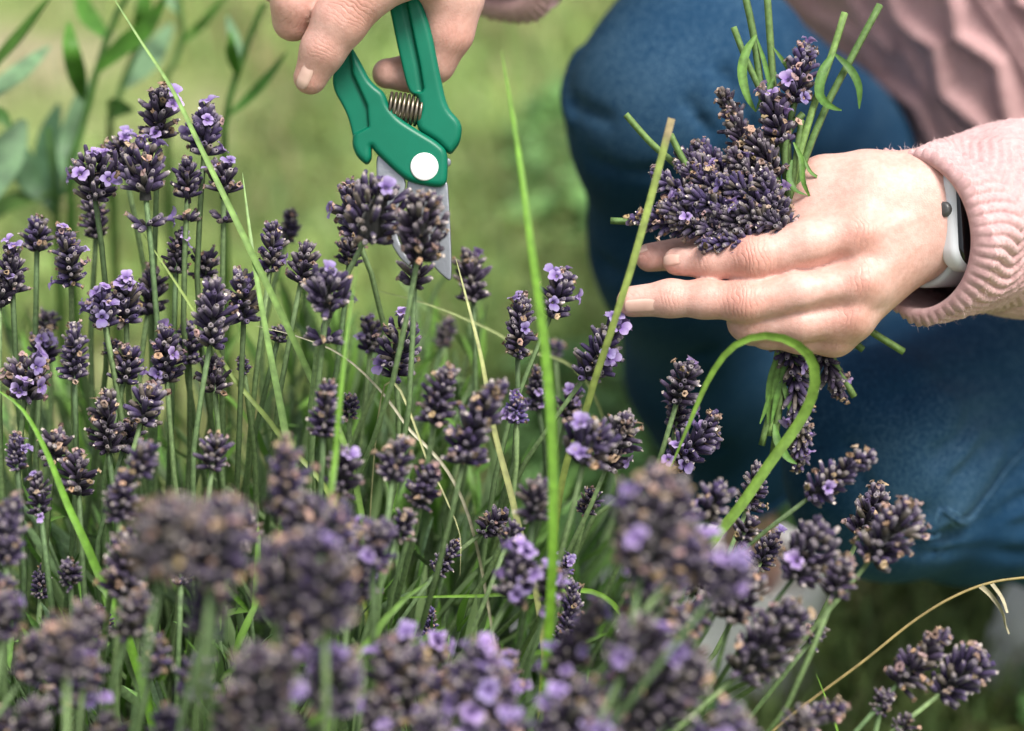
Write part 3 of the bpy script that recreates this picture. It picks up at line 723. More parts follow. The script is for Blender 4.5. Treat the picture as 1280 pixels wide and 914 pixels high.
# ------------------------------------------------------------------ pruners
PR_ANG = 0.0
pr = thing('pruning_shears', W(530, 208, D0), 'open green handled pruning shears with white pivot cap held over the lavender', 'shears')
def zz(x): return (320 + 0.405 * x)
def PP(L): return np.array([[320 + 0.405 * x, 0.405 * y] for x, y in L])
def slab(name, poly, z0, z1, rnd, mat, smooth_px=2.0, groove=None, vox=0.00045, dome=0.0):
    """outline in pixels pushed out between two depths (pixels towards the camera), edges rounded by rnd pixels"""
    poly = np.asarray(poly, float); lo = np.array([poly[:, 0].min() - 4, poly[:, 1].min() - 4, z0 - 4]); hi = np.array([poly[:, 0].max() + 4, poly[:, 1].max() + 4, z1 + 4])
    zc, hz = (z0 + z1) / 2, (z1 - z0) / 2
    def fn(p):
        a = poly2d(p[:, :2], poly) + rnd
        hzz = hz + (dome * np.clip(-(a - rnd), 0, 12) / 12 if dome else 0)
        b_ = np.abs(p[:, 2] - zc) - hzz + rnd
        d = np.minimum(np.maximum(a, b_), 0) + np.linalg.norm(np.stack([np.maximum(a, 0), np.maximum(b_, 0)], 1), axis=1) - rnd
        if groove is not None: d = groove(p, d)
        return d
    V, F = surface_nets(fn, lo, hi, vox * S0)
    d = D0 - V[:, 2] / S0
    return wobj(name, toW(np.stack([(V[:, 0] - 640) * D0 / FPX, -(V[:, 1] - 457) * D0 / FPX, -d], 1)), F[:, ::-1], mat, pr)
def smoothpoly(L, n=8):
    """round the corners of an outline a little (Chaikin)"""
    P = np.asarray(L, float)
    for _ in range(2): P = np.stack([0.8 * P + 0.2 * np.roll(P, -1, 0), 0.2 * P + 0.8 * np.roll(P, -1, 0)], 1).reshape(-1, 2)
    return P
left_h = smoothpoly(PP([(352, -30), (330, 60), (290, 135), (322, 190), (352, 248), (372, 268), (398, 288), (412, 330), (445, 368), (500, 403), (556, 436), (590, 466), (592, 520), (588, 568), (566, 582), (480, 566), (440, 540),
                        (370, 474), (356, 452), (358, 490), (342, 512), (312, 486), (298, 452), (300, 420), (282, 352), (234, 268), (246, 190), (270, 110), (300, 20), (310, -30)]))
def groove_l(p, d):
    # the grip is thinner along its outer side, leaving a raised inner face
    pl = PP([(300, 420), (350, 395), (345, 330), (300, 230), (292, 140)])
    poly = np.vstack([pl, PP([(200, 140), (200, 420)])])
    s = poly2d(p[:, :2], poly)
    cut = np.maximum(s, 12 - p[:, 2] - 3.0)
    return smin_max(d, -(s), p[:, 2] - 9.0)
def smin_max(d, ms, over):
    # remove what lies inside the region (ms>0) and above the given height, softly
    k = 4.0; a = np.minimum(ms, over); h = np.maximum(k - np.abs(d - a), 0) / k
    return np.maximum(d, a) + h * h * k * 0.25
hL = slab('handle', left_h, -15, 16, 8.0, M_GREEN, groove=groove_l)
right_h = smoothpoly(PP([(398, -80), (405, -10), (438, 150), (470, 284), (500, 298), (507, 340), (494, 368), (500, 404), (560, 440), (588, 470), (602, 476), (630, 438), (637, 382), (590, 332), (566, 220), (542, 95), (505, -10), (480, -80)]))
def groove_r(p, d):
    a, b_ = PP([(446, -40)])[0], PP([(500, 200)])[0]; c = PP([(512, 275)])[0]
    s = np.minimum(segd(p[:, :2], a, b_), segd(p[:, :2], b_, c)) - 2.2
    d = smin_max(d, -s, p[:, 2] - 6.0)
    poly = PP([(446, -90), (500, 205), (512, 285), (470, 288), (380, -90)]); s2 = poly2d(p[:, :2], poly)
    return smin_max(d, -s2, p[:, 2] - 5.0)
hR = slab('handle', right_h, -22, 12, 8.0, M_GREEN, groove=groove_r)
# pivot cap, bolt
def disc(name, cx, cy, r, z0, z1, mat, parent, sx=1.0):
    mb = MB(); C = np.array([toW(C3(cx, cy, D0 - z / S0)) for z in (z0, z1 - 1.4, z1 - 0.4, z1)])
    add_tube(mb, C, np.array([r, r, r * 0.96, r * 0.88]) / S0, 40, ref=RIGHT); return mb.build(name, mat, parent)
disc('pivot_cap', 530.5, 208.5, 17.5, 10, 18.5, M_CAP, pr)
disc('pivot_nut', 558, 203, 6, -20, -6, M_STEEL, pr)
# coil spring
a, b_ = H(484, 132, -2)[0], H(527, 141, -4)[0]; axs = unit(b_ - a); e1 = unit(np.cross(axs, [0, 0, 1])); e2 = np.cross(axs, e1)
t = np.linspace(0, 1, 420); ph = t * 2 * np.pi * 8
P = a + (b_ - a) * t[:, None] + (np.cos(ph)[:, None] * e1 + np.sin(ph)[:, None] * e2) * (18.5 - 2 * np.abs(2 * t - 1))[:, None] / S0
mb = MB(); add_tube(mb, toW(P), 2.1 / S0, 7); mb.build('spring', M_SPRING, pr)
# blades
cut = smoothpoly(PP([(470, 540), (590, 540), (597, 640), (603, 760), (604, 862), (596, 868), (560, 838), (510, 770), (478, 680), (462, 600)]))
slab('cutting_blade', cut, -6, 0, 1.2, M_STEEL)
hook = smoothpoly(PP([(372, 470), (420, 500), (470, 560), (440, 640), (432, 690), (440, 740), (466, 790), (500, 826), (488, 836), (450, 806), (420, 760), (404, 700), (398, 640), (372, 560)]))
slab('hook_blade', hook, -2, 6, 1.8, M_STEEL)
# ------------------------------------------------------------------ materials of plants and ground
M_CALYX = leaf_mat('lavender_calyx', 0.75, 0.2, 0.0, mott=900, sheen=0.12)
M_PETAL = leaf_mat('lavender_petal', 0.6, 0.2, 0.3, use_random=True, mott=600)
M_STEM = leaf_mat('lavender_stem', 0.6, 0.3, 0.12, use_random=True, mott=500)
M_LEAF = leaf_mat('lavender_leaf', 0.5, 0.35, 0.35, use_random=True, mott=400)
M_BLADE = leaf_mat('grass_blade', 0.42, 0.4, 0.35, mott=250)
M_LAWN = leaf_mat('lawn_grass', 0.5, 0.3, 0.4, mott=40)
M_WEED = leaf_mat('weed_leaf', 0.5, 0.3, 0.35, mott=120)

def ground_material():
    m, nt, b = material('lawn_soil', 0.95, 0.1)
    tc = nd(nt, 'ShaderNodeTexCoord')
    n = nd(nt, 'ShaderNodeTexNoise', Scale=2.6, Detail=5, Roughness=0.6); nt.links.new(tc.outputs['Object'], n.inputs['Vector'])
    n2 = nd(nt, 'ShaderNodeTexNoise', Scale=60, Detail=4); nt.links.new(tc.outputs['Object'], n2.inputs['Vector'])
    r = ramp(nt, [(0.35, (0.14, 0.22, 0.06)), (0.52, (0.20, 0.24, 0.09)), (0.68, (0.36, 0.30, 0.21))]); nt.links.new(n.outputs[0], r.inputs[0])
    r2 = ramp(nt, [(0.3, (0.55, 0.55, 0.55)), (0.7, (1.3, 1.3, 1.3))]); nt.links.new(n2.outputs[0], r2.inputs[0])
    mx = nd(nt, 'ShaderNodeMix', data_type='RGBA', blend_type='MULTIPLY'); mx.inputs[0].default_value = 1
    nt.links.new(r.outputs[0], mx.inputs[6]); nt.links.new(r2.outputs[0], mx.inputs[7]); nt.links.new(mx.outputs[2], b.inputs['Base Color'])
    bp = nd(nt, 'ShaderNodeBump', Strength=0.8, Distance=0.01); nt.links.new(n2.outputs[0], bp.inputs['Height']); nt.links.new(bp.outputs[0], b.inputs['Normal'])
    return m
g = 300.0
ground = obj('ground', mk_mesh('ground', [[-g, -g, 0], [g, -g, 0], [g, g, 0], [-g, g, 0]], np.array([[0, 1, 2, 3]]), ground_material()))
tag(ground, kind='structure')

# ------------------------------------------------------------------ lawn
def vnoise(x, y, s, seed=0):
    r = np.random.default_rng(seed); t = r.random((64, 64)); x = x * s; y = y * s
    i, j = np.floor(x).astype(int), np.floor(y).astype(int); fx, fy = x - i, y - j; fx = fx * fx * (3 - 2 * fx); fy = fy * fy * (3 - 2 * fy)
    g = lambda a, b: t[a % 64, b % 64]
    return lerp(lerp(g(i, j), g(i + 1, j), fx), lerp(g(i, j + 1), g(i + 1, j + 1), fx), fy)
def lawn(n):
    x = rng.uniform(-1.0, 1.05, n); y = rng.uniform(0.80, 3.6, n)
    bare = vnoise(x, y, 2.3, 3) * 0.6 + vnoise(x, y, 6, 4) * 0.4
    # a thin, worn patch behind the weeds
    bare = bare + 0.22 * np.exp(-(((x + 0.55) / 0.35) ** 2 + ((y - 2.1) / 0.55) ** 2))
    keep = rng.random(n) > np.clip((bare - 0.44) * 3.4, 0, 0.95)
    x, y, bare = x[keep], y[keep], bare[keep]; n = len(x)
    h = rng.uniform(0.020, 0.060, n) * (1.15 - 0.5 * bare); w = rng.uniform(0.0009, 0.0021, n)
    a = rng.uniform(0, 2 * np.pi, n); lean = rng.uniform(0.1, 1.3, n)
    dx, dy = np.cos(a), np.sin(a)
    b0 = np.stack([x, y, np.zeros(n)], 1); D = np.stack([dx, dy, np.zeros(n)], 1); Sd = np.stack([-dy, dx, np.zeros(n)], 1)
    Z = np.array([0, 0, 1.0])
    m = b0 + D * (h * lean * 0.35)[:, None] + Z * (h * 0.62)[:, None]
    tp = b0 + D * (h * lean)[:, None] + Z * (h * (1.0 - 0.25 * lean))[:, None]
    V = np.stack([b0 - Sd * w[:, None], b0 + Sd * w[:, None], m + Sd * (w * 0.85)[:, None], m - Sd * (w * 0.85)[:, None], tp], 1).reshape(-1, 3)
    k = np.arange(n) * 5
    c = np.array([0.27, 0.40, 0.155]) * rng.uniform(0.6, 1.35, n)[:, None] * lerp(0.62, 1.4, np.clip((0.6 * vnoise(x, y, 9, 21) + 0.4 * vnoise(x, y, 22, 22)) * 1.6 - 0.3, 0, 1))[:, None]
    c = c * lerp(np.array([1, 1, 1.0]), np.array([1.55, 1.25, 1.1]), rng.random(n)[:, None] ** 1.5)
    dry = rng.random(n) < 0.07 + 0.25 * (bare > 0.55); c[dry] = np.array([0.42, 0.36, 0.20]) * rng.uniform(0.6, 1.1, dry.sum())[:, None]
    C = np.repeat(c, 5, 0)
    me = mk_mesh('grass', V, [np.stack([k, k + 1, k + 2, k + 3], 1), np.stack([k + 3, k + 2, k + 4], 1)], M_LAWN, col=C)
    return tag(obj('grass', me), 'short blurred lawn grass growing behind the lavender', 'grass', kind='stuff')
lawn(150000)
# clover and small round-leaved weeds in the lawn
n = 7500; mbV = []; mbF = []; mbC = []; tot = 0
cx = rng.uniform(0.0, 0.75, n); cy = 0.95 + 1.05 * rng.random(n) ** 1.6; keep = vnoise(cx, cy, 5, 9) > 0.35; cx, cy = cx[keep], cy[keep]
for x, y in zip(cx, cy):
    h = rng.uniform(0.012, 0.045); r = rng.uniform(0.004, 0.0085); a0 = rng.uniform(0, 6.28); col = np.array([0.19, 0.37, 0.125]) * rng.uniform(0.5, 1.5)
    tilt = rng.normal(0, 0.25, 2)
    for k in range(3):
        a = a0 + k * 2.094; c = np.array([x + math.cos(a) * r * 0.9, y + math.sin(a) * r * 0.9, h])
        ang = np.linspace(0, 2 * np.pi, 7, endpoint=False)
        q = np.stack([c[0] + np.cos(ang) * r, c[1] + np.sin(ang) * r * 0.9, np.full(7, c[2]) + 0.25 * r * np.cos(ang - a)], 1)
        q[:, 2] += tilt[0] * (q[:, 0] - x) + tilt[1] * (q[:, 1] - y)
        V = np.vstack([[x, y, h - 0.001], q]); i = np.arange(7)
        mbV.append(V); mbF.append(np.stack([np.full(7, 0), 1 + i, 1 + (i + 1) % 7], 1)[:7] + tot); mbC.append(np.repeat(col[None], 8, 0)); tot += 8
me = mk_mesh('clover', np.concatenate(mbV), np.concatenate(mbF), M_LAWN, col=np.concatenate(mbC))
tag(obj('clover', me), 'dark green clover leaves in the lawn around the shoes', 'clover', kind='stuff')

# ------------------------------------------------------------------ lavender flower heads
def calyx_template():
    prof = [(0.0, 0.45), (0.18, 0.85), (0.5, 1.0), (0.8, 0.92), (0.97, 0.66), (0.93, 0.34)]
    n = 6; V = []
    for t, r in prof:
        for k in range(n):
            a = 2 * np.pi * k / n; rr = r * (1.0 if k % 2 else 0.88)
            V.append([math.cos(a) * rr, math.sin(a) * rr, t])
    F = [[i * n + k, i * n + (k + 1) % n, (i + 1) * n + (k + 1) % n, (i + 1) * n + k] for i in range(len(prof) - 1) for k in range(n)]
    return np.array(V), np.array(F)
CAL_V, CAL_F = calyx_template()
def withered_template(seed):
    r = np.random.default_rng(seed); n = 6; V = []
    for t, rad in [(-0.15, 0.30), (0.15, 0.42), (0.38, 0.75), (0.30, 1.0)]:
        for k in range(n):
            a = 2 * np.pi * k / n; q = rad * r.uniform(0.4, 1.4)
            V.append([math.cos(a) * q, math.sin(a) * q, t + r.uniform(-0.22, 0.22)])
    F = [[i * n + k, i * n + (k + 1) % n, (i + 1) * n + (k + 1) % n, (i + 1) * n + k] for i in range(3) for k in range(n)]
    return np.array(V), np.array(F)
WITH = [withered_template(s) for s in range(8)]
def sliver_template():      # dry pale remains of a petal
    V = np.array([[-0.28, 0, -0.1], [0.28, 0.05, -0.1], [0.32, 0.1, 0.25], [-0.2, 0.0, 0.28], [0.12, 0.22, 0.55]])
    return V, np.array([[0, 1, 2, 3], [3, 2, 4, 4]])
def basis_from(z, spin):
    z = unit(z); a = np.array([1.0, 0, 0]) if abs(z[0]) < 0.8 else np.array([0, 1.0, 0])
    x = unit(np.cross(a, z)); y = np.cross(z, x); c, s = math.cos(spin), math.sin(spin)
    return np.stack([x * c + y * s, y * c - x * s, z], 1)
def head_mesh(axis, L, R, r, pale=0.35, tan=0.2, gapwhorl=False, bluish=0.0, density=1.0):
    """one flower head standing on its own origin: whorls of ribbed calyces with dry petal remains.
    returns MB and a list of (tip, direction) where open florets may sit"""
    mb = MB(); axis = unit(axis); E = basis_from(axis, r.uniform(0, 6.28)); spots = []
    l0 = min(R * 0.84, 0.0078); sp = l0 * 0.46; big = R * 0.84 / l0
    zs = list(np.arange(0, max(L - l0 * 0.75, sp), sp))
    core = np.linspace(0, max(L - l0 * 1.0, 0.001), 6)
    V, F, cp_ = tube(axis[None] * core[:, None], R * np.linspace(0.22, 0.08, 6) * big ** 2, 6); mb.add(V, F, 0, (0.03, 0.03, 0.03))
    zs.append(zs[-1] + sp * 0.55); nz = len(zs); bend = r.normal(0, 0.10, 2)
    for i, z in enumerate(zs):
        t = i / max(nz - 1, 1)
        env = (0.80 + 0.35 * math.sin(math.pi * min(1, t * 0.9 + 0.14))) * (1 - 0.38 * max(0, t - 0.6) / 0.4)
        m = int(round((12 - 4.0 * t) * density * big)) if i < nz - 1 else int(5 * big * big)
        al0 = lerp(1.12, 0.36, t ** 1.2) if i < nz - 1 else 0.14
        if gapwhorl and i == 0: z = z - l0 * 1.3
        ph = r.uniform(0, 6.28)
        for k in range(m):
            a = ph + 2 * np.pi * (k + r.uniform(-0.3, 0.3)) / m
            al = al0 + r.normal(0, 0.24); ln = l0 * env * r.uniform(0.62, 1.18); wd = l0 * r.uniform(0.14, 0.195)
            rad = E[:, 0] * math.cos(a) + E[:, 1] * math.sin(a)
            d = unit(axis * math.cos(al) + rad * math.sin(al))
            b0 = axis * (z + r.uniform(-0.25, 0.25) * sp) + rad * max(R * 0.12, (R * env * 0.88 * (r.uniform(0.75, 1.08) if i < nz - 1 else 0.45 * r.random()) - ln * math.sin(al)) * 0.92 if big > 1.02 else 0) + E[:, 0] * bend[0] * z * t + E[:, 1] * bend[1] * z * t
            Bm = basis_from(d, r.uniform(0, 6.28))
            V = (CAL_V * np.array([wd, wd, ln])) @ Bm.T + b0
            base = np.array([0.010, 0.006, 0.016]) * r.uniform(0.5, 1.6); mid = np.array([0.030, 0.021, 0.042]) * r.uniform(0.4, 1.8)
            if bluish: mid = lerp(mid, np.array([0.10, 0.07, 0.25]), bluish)
            if r.random() < 0.12: mid = np.array([0.10, 0.082, 0.075]) * r.uniform(0.7, 1.2)
            tipc = lerp(mid * 1.6, np.array([0.33, 0.29, 0.31]), r.random() ** 1.5)
            tz = CAL_V[:, 2:3]; col = lerp(base, mid, np.clip(tz / 0.5, 0, 1)); col = lerp(col, tipc, np.clip((tz - 0.72) / 0.25, 0, 1))
            mb.add(V, CAL_F, 0, col)
            tip = b0 + d * ln * 0.95; u = r.random()
            if u < tan:
                Vt, Ft = WITH[r.integers(0, 8)]; c = np.array([0.40, 0.275, 0.205]) * r.uniform(0.45, 1.3) * np.array([1, r.uniform(0.9, 1.1), r.uniform(0.8, 1.4)]); Bm = basis_from(unit(d + r.normal(0, 0.55, 3)), r.uniform(0, 6.28))
                s = wd * r.uniform(0.9, 1.75); mb.add((Vt * np.array([s, s * r.uniform(0.45, 1.0), s * 1.9])) @ Bm.T + tip, Ft, 0, c)
            elif u < tan + pale:
                Vt, Ft = sliver_template(); c = np.array([0.50, 0.44, 0.42]) * r.uniform(0.6, 1.4); s = wd * r.uniform(1.1, 2.2); Bm = basis_from(unit(d + r.normal(0, 0.3, 3)), r.uniform(0, 6.28))
                mb.add((Vt * np.array([s, s, s * 1.6])) @ Bm.T + tip, Ft, 0, c)
            spots.append((tip, d, ln, wd))
        # papery bracts under the whorl
        for k in range(2):
            a = r.uniform(0, 6.28); rad = E[:, 0] * math.cos(a) + E[:, 1] * math.sin(a); s = l0 * 0.35
            b0 = axis * (z - 0.1 * sp) + rad * R * 0.1; sd = np.cross(axis, rad)
            V = np.array([b0 - sd * s * 0.4, b0 + sd * s * 0.4, b0 + rad * s * 1.5 + axis * s * 0.3])
            mb.add(np.vstack([V, V[2] + sd * 1e-4]), [[0, 1, 3, 2]], 0, np.array([0.20, 0.14, 0.09]) * r.uniform(0.6, 1.2))
    return mb, spots
def corolla_mesh(seed):
    """open two-lipped violet floret, unit size: tube along z then five rounded lobes"""
    r = np.random.default_rng(seed); mb = MB(); n = 10; col_t = np.array([0.27, 0.19, 0.50]); V = []
    prof = [(0.0, 0.14), (0.35, 0.17), (0.62, 0.28)]
    for t, rad in prof:
        for k in range(n): a = 2 * np.pi * k / n; V.append([math.cos(a) * rad, math.sin(a) * rad, t])
    F = [[i * n + k, i * n + (k + 1) % n, (i + 1) * n + (k + 1) % n, (i + 1) * n + k] for i in range(2) for k in range(n)]
    mb.add(V, F, 0, col_t)
    for k, (a, ln, wd, lift) in enumerate([(1.15, 0.62, 0.34, 0.42), (2.0, 0.62, 0.34, 0.42), (3.5, 0.40, 0.24, 0.05), (4.71, 0.44, 0.27, 0.0), (5.92, 0.40, 0.24, 0.05)]):
        a += r.normal(0, 0.1); ln *= r.uniform(0.85, 1.15); c, s = math.cos(a), math.sin(a); o = np.array([c, s, 0]); sd = np.array([-s, c, 0])
        P = []
        for t in np.linspace(0, 1, 5):
            p = o * (0.20 + ln * t) + np.array([0, 0, 0.55 + lift * t + 0.10 * math.sin(t * 3) - 0.10 * t * t]); w = wd * math.sqrt(max(0.03, 1 - (2 * t - 0.9) ** 2 * 0.82))
            P += [p - sd * w + [0, 0, 0.06], p, p + sd * w + [0, 0, 0.06]]
        F = [[i * 3 + j, i * 3 + j + 1, (i + 1) * 3 + j + 1, (i + 1) * 3 + j] for i in range(4) for j in range(2)]
        tt = np.repeat(np.linspace(0, 1, 5), 3)[:, None]
        mb.add(P, F, 0, lerp(np.array([0.25, 0.15, 0.52]), np.array([0.47, 0.37, 0.74]) * r.uniform(0.85, 1.1), np.clip(tt * 1.4, 0, 1)))
    return mb.mesh('corolla', M_PETAL)
COR = [corolla_mesh(s) for s in range(6)]
def put_corolla(parent, org, tip, d, size, r):
    Bm = basis_from(unit(d + r.normal(0, 0.25, 3)), r.uniform(0, 6.28))
    M = Matrix.Identity(4)
    for i in range(3):
        for j in range(3): M[i][j] = Bm[i, j] * size
        M[i][3] = float((org + tip - unit(d) * size * 0.35)[i])
    o = bpy.data.objects.new('corolla', COR[r.integers(0, len(COR))]); scene.collection.objects.link(o)
    return place(o, parent, M)
NCOR = [0]
def flower(parent, base, axis, L, R, r, nviolet=0, name='flower_spike', **kw):
    """a flower head as a part of its plant or sprig"""
    mb, spots = head_mesh(axis, L, R, r, **kw)
    me = mb.mesh(name, M_CALYX)
    o = obj(name, me, parent, Matrix.Translation(Vector([float(v) for v in base])))
    vis = [s for s in spots if s[1] @ FWD < 0.25]; r.shuffle(vis)
    for s in vis[:nviolet]:
        put_corolla(o, base, s[0], s[1], min(R * r.uniform(0.48, 0.64), 0.0058), r); NCOR[0] += 1
        if NCOR[0] > 330: break
    return o
STEMC = np.array([0.165, 0.25, 0.125])
def stem_part(parent, P, r0, r1, r, n=14, col=None):
    c = catmull(P, n); mb = MB()
    add_tube(mb, c, np.linspace(r0, r1, n), 8, col=(STEMC if col is None else np.asarray(col)) * r.uniform(0.75, 1.25), square=0.16)
    return mb.build('stem', M_STEM, parent)

# every head of the bush: top x,y  bottom x,y  width  depth factor  open violet florets  (flags: g lower whorl apart, b bluish buds, t tan)
HEADS = """203 98 198 170 48 1.0 4|258 130 256 192 50 1.0 4|118 178 118 247 56 1.0 6|180 174 182 250 56 .99 5 g|150 165 156 215 40 1.03 3|235 192 235 254 36 1.0 0 g
283 195 280 248 46 1.0 2 g|122 240 121 297 36 1.04 0|95 275 89 353 42 1.0 3|18 300 16 366 40 1.0 4|50 270 46 312 42 1.02 0|-2 335 0 382 40 1.0 0|160 325 158 400 46 1.0 4|190 330 186 392 42 1.03 1
126 355 130 405 45 .99 6|224 285 220 340 32 1.01 3|257 308 256 345 40 1.02 0|272 345 264 430 52 .98 0|309 328 305 400 46 .99 0|345 272 338 338 38 1.0 1|366 258 358 302 26 1.08 0|388 296 376 353 42 1.0 0
416 328 408 396 56 .95 2 g|490 216 460 296 78 .95 1|434 220 441 290 46 1.0 2 t|442 290 436 328 36 1.02 0 t|543 228 522 324 60 .94 0 t|520 318 518 356 50 .96 0|590 305 591 374 44 1.06 1
563 394 552 432 26 1.13 0|353 404 348 426 26 1.01 0|498 390 494 468 54 1.0 3|470 394 462 438 36 1.05 3|416 468 404 544 42 .93 0|441 484 436 520 26 1.02 0|366 552 355 645 56 .84 0 t
434 545 428 612 48 .91 1|495 540 491 598 44 .91 0 t|556 450 543 526 46 .93 0|604 462 580 576 56 .92 0|541 570 525 630 42 .93 0|655 362 646 445 38 1.0 3|709 335 689 395 44 1.0 5|777 400 733 470 50 1.0 7
694 422 692 446 26 1.14 0|649 488 645 526 30 .97 8 b|668 450 672 512 28 1.05 4|718 480 708 522 34 1.05 3|862 446 846 502 46 1.0 1|851 500 844 532 38 1.01 4|748 514 729 577 64 .92 3|797 510 758 582 50 .97 2 t
908 524 840 582 48 1.0 6|673 590 665 646 48 .90 0|743 600 732 641 28 1.0 0 t|641 630 605 666 36 1.0 0 t|648 650 632 680 30 .95 0|834 578 800 712 96 .80 3 t|906 588 884 646 52 .92 1|862 680 838 724 42 .92 0
668 690 638 748 54 .89 9|696 700 686 748 40 .90 6|712 690 700 722 26 .97 5 b|730 718 704 800 30 .97 0|756 742 690 852 46 .84 9|612 808 588 892 72 .82 9|854 730 790 812 80 .86 0 t|892 690 866 738 48 .95 0
928 700 900 758 56 .91 1|876 800 774 904 92 .82 8|705 870 690 930 50 .82 4|1092 550 1012 622 46 .95 1|1104 604 1074 668 48 .98 0 t|1150 626 1088 698 62 .93 0 t|1034 652 994 722 58 .91 1|1062 690 1042 744 44 .90 0 t
957 578 934 636 36 .99 0|972 660 948 708 34 .98 2|934 702 912 772 60 .90 0|1008 756 926 842 68 .89 0|1030 778 1012 802 28 .94 0|1180 786 1124 852 52 .93 0 t|1232 812 1176 868 58 .93 0 t|1108 858 1098 888 30 .93 0
1142 886 1120 925 32 .93 0|1054 876 996 908 40 .9 0 t|945 885 875 940 70 .8 1|38 440 32 496 54 .99 5 t|58 408 52 452 40 1.03 5|60 388 58 412 30 1.08 0|95 400 93 472 38 .98 0|166 424 156 476 44 1.0 0
138 420 140 442 24 1.02 0 t|212 395 208 476 44 1.0 4|240 398 236 452 36 1.02 0|268 443 268 487 42 1.0 0|305 438 304 466 18 1.0 0|128 478 136 562 44 .98 0|190 474 178 527 48 .98 0|167 518 155 562 40 1.0 1 t
72 530 68 574 46 .97 0 t|22 538 22 586 28 .97 3|48 586 50 642 30 .96 5|100 560 98 616 44 .97 0 t|187 544 173 592 46 .90 0|272 541 265 585 42 .94 0|157 578 149 648 44 .90 0|12 610 9 702 46 .88 1|8 712 4 745 36 .88 0
55 700 52 746 26 1.0 0|217 608 204 715 88 .76 0 t|150 688 150 742 36 .91 1|128 744 126 792 30 .96 0|282 602 265 722 84 .77 1 t|275 690 255 790 60 .79 0|181 732 160 792 50 .86 0|206 782 189 842 42 .87 0 t
78 766 30 848 50 .84 0 t|46 856 45 935 56 .83 0|141 878 134 950 52 .84 0|261 808 238 868 56 .86 0|4 876 2 930 46 .85 0 t|316 636 299 684 38 .9 0|362 666 350 772 72 .78 0 t|417 656 405 782 78 .77 1
427 626 414 664 60 .82 0 t|476 640 464 704 50 .86 2|511 630 499 672 38 .92 0|338 792 324 905 88 .77 1 t|432 806 414 885 72 .79 2|496 782 484 854 52 .85 0|482 856 470 935 56 .82 4|576 670 546 716 28 1.0 0
541 754 535 798 22 1.0 0 b|472 716 468 742 24 .94 3 b|567 828 544 884 46 .86 0|880 742 850 800 46 .88 1|820 690 800 740 50 .84 1|940 640 925 676 36 .96 0|300 850 290 930 60 .80 1|90 690 88 730 30 .95 0|230 690 226 730 32 .95 0
640 880 628 940 52 .80 6|380 880 368 950 60 .80 0|760 880 740 950 60 .80 3|860 620 842 660 44 .90 1|1010 880 985 930 44 .86 0|560 905 552 960 44 .80 3|215 870 210 940 48 .84 0"""
heads = []
for tok in HEADS.replace('\n', '|').split('|'):
    f = tok.split()
    if len(f) < 7: continue
    heads.append((*[float(v) for v in f[:6]], int(f[6]), f[7] if len(f) > 7 else ''))
rx = np.random.default_rng(321)
for k in range(26):      # more blurred heads close to the camera
    x, y = rx.uniform(-10, 900), rx.uniform(690, 915); w = 0
    if 440 < x < 800 and y < 830: y += 150
    if 200 < x < 300 and y > 740: x -= 90
    w = rx.uniform(46, 70); L = w * rx.uniform(1.2, 1.7); a = 0.10 + 0.55 * max(0, x - 350) / 650
    heads.append((x + L * math.sin(a), y - L * math.cos(a) * 0.9, x, y, w, rx.uniform(0.78, 0.9), int(rx.choice([0, 0, 1, 3])) + (2 if x > 520 else 0), str(rx.choice(['', 't', '']))))
bush = thing('lavender_bush', (-0.06, 0.86, 0.0), 'lavender bush with many dark purple fading flower spikes on green stalks', 'lavender')
def base_of(hx, hd, r):
    bx = hx if hx < 200 else 200 + 0.46 * (hx - 200)
    y = lerp(0.87, hd, 0.22); x = (bx - 640) * 1.13 / FPX
    return np.array([x + r.normal(0, 0.012), y + r.normal(0, 0.02), 0.06])
for k, (tx, ty, bx, by, wpx, df, nv, fl) in enumerate(heads):
    r = np.random.default_rng(1000 + k); d = D0 * df
    base = W(bx, by, d); top = W(tx, ty, d); ax = top - base; Lp = np.linalg.norm(ax); ax = unit(ax)
    gb = base_of(bx, base[1], r)
    # the head leans in depth the way its stalk does, a little
    lean = unit(base - gb); ax = unit(ax - FWD * float(np.clip(-(lean @ FWD), -0.5, 0.5) * 0.7 + r.normal(0, 0.10)))
    R = wpx * d / FPX / 2 * 1.13
    o = flower(bush, base, ax, Lp * 1.02, R, r, nv, gapwhorl='g' in fl, bluish=0.7 if 'b' in fl else r.random() * 0.25, tan=0.34 if 't' in fl else r.uniform(0.06, 0.2), pale=r.uniform(0.35, 0.6), density=r.uniform(0.82, 1.05))
    Ls = np.linalg.norm(base - gb)
    P = [gb, lerp(gb, base, 0.45) + np.array([r.normal(0, 0.008), r.normal(0, 0.008), 0.03 * Ls]), base - ax * Ls * 0.16 + r.normal(0, 0.002, 3), base + ax * 0.004]
    stem_part(o, P, 0.0014, 0.00095, r, 16)

# leafy shoots of the bush
def leaf_template(curl, seed):
    r = np.random.default_rng(seed); n = 6; t = np.linspace(0, 1, n)
    P = np.stack([0.03 * np.sin(t * 3 + seed), -curl * t ** 2, t - 0.25 * abs(curl) * t ** 2], 1)
    w = 0.050 * np.sin(np.pi * np.clip(t * 0.86 + 0.10, 0, 1)) ** 0.7; w[-1] = 0.004
    V, F = ribbon(P, w, (0, 1, 0), 0.35, 0.002)
    c = np.array([0.22, 0.42, 0.10]) * r.uniform(0.9, 1.1)
    C = np.concatenate([np.repeat(c[None], n, 0), np.repeat(c[None] * 1.25, n, 0), np.repeat(c[None], n, 0), np.repeat(np.array([[0.22, 0.33, 0.17]]), 3 * n, 0)])
    return V, F, C
LT = [leaf_template(c, i) for i, c in enumerate((0.10, 0.25, -0.15, 0.45, 0.02, 0.3))]
LM = [mk_mesh('leaf', V, F, M_LEAF, col=C) for V, F, C in LT]
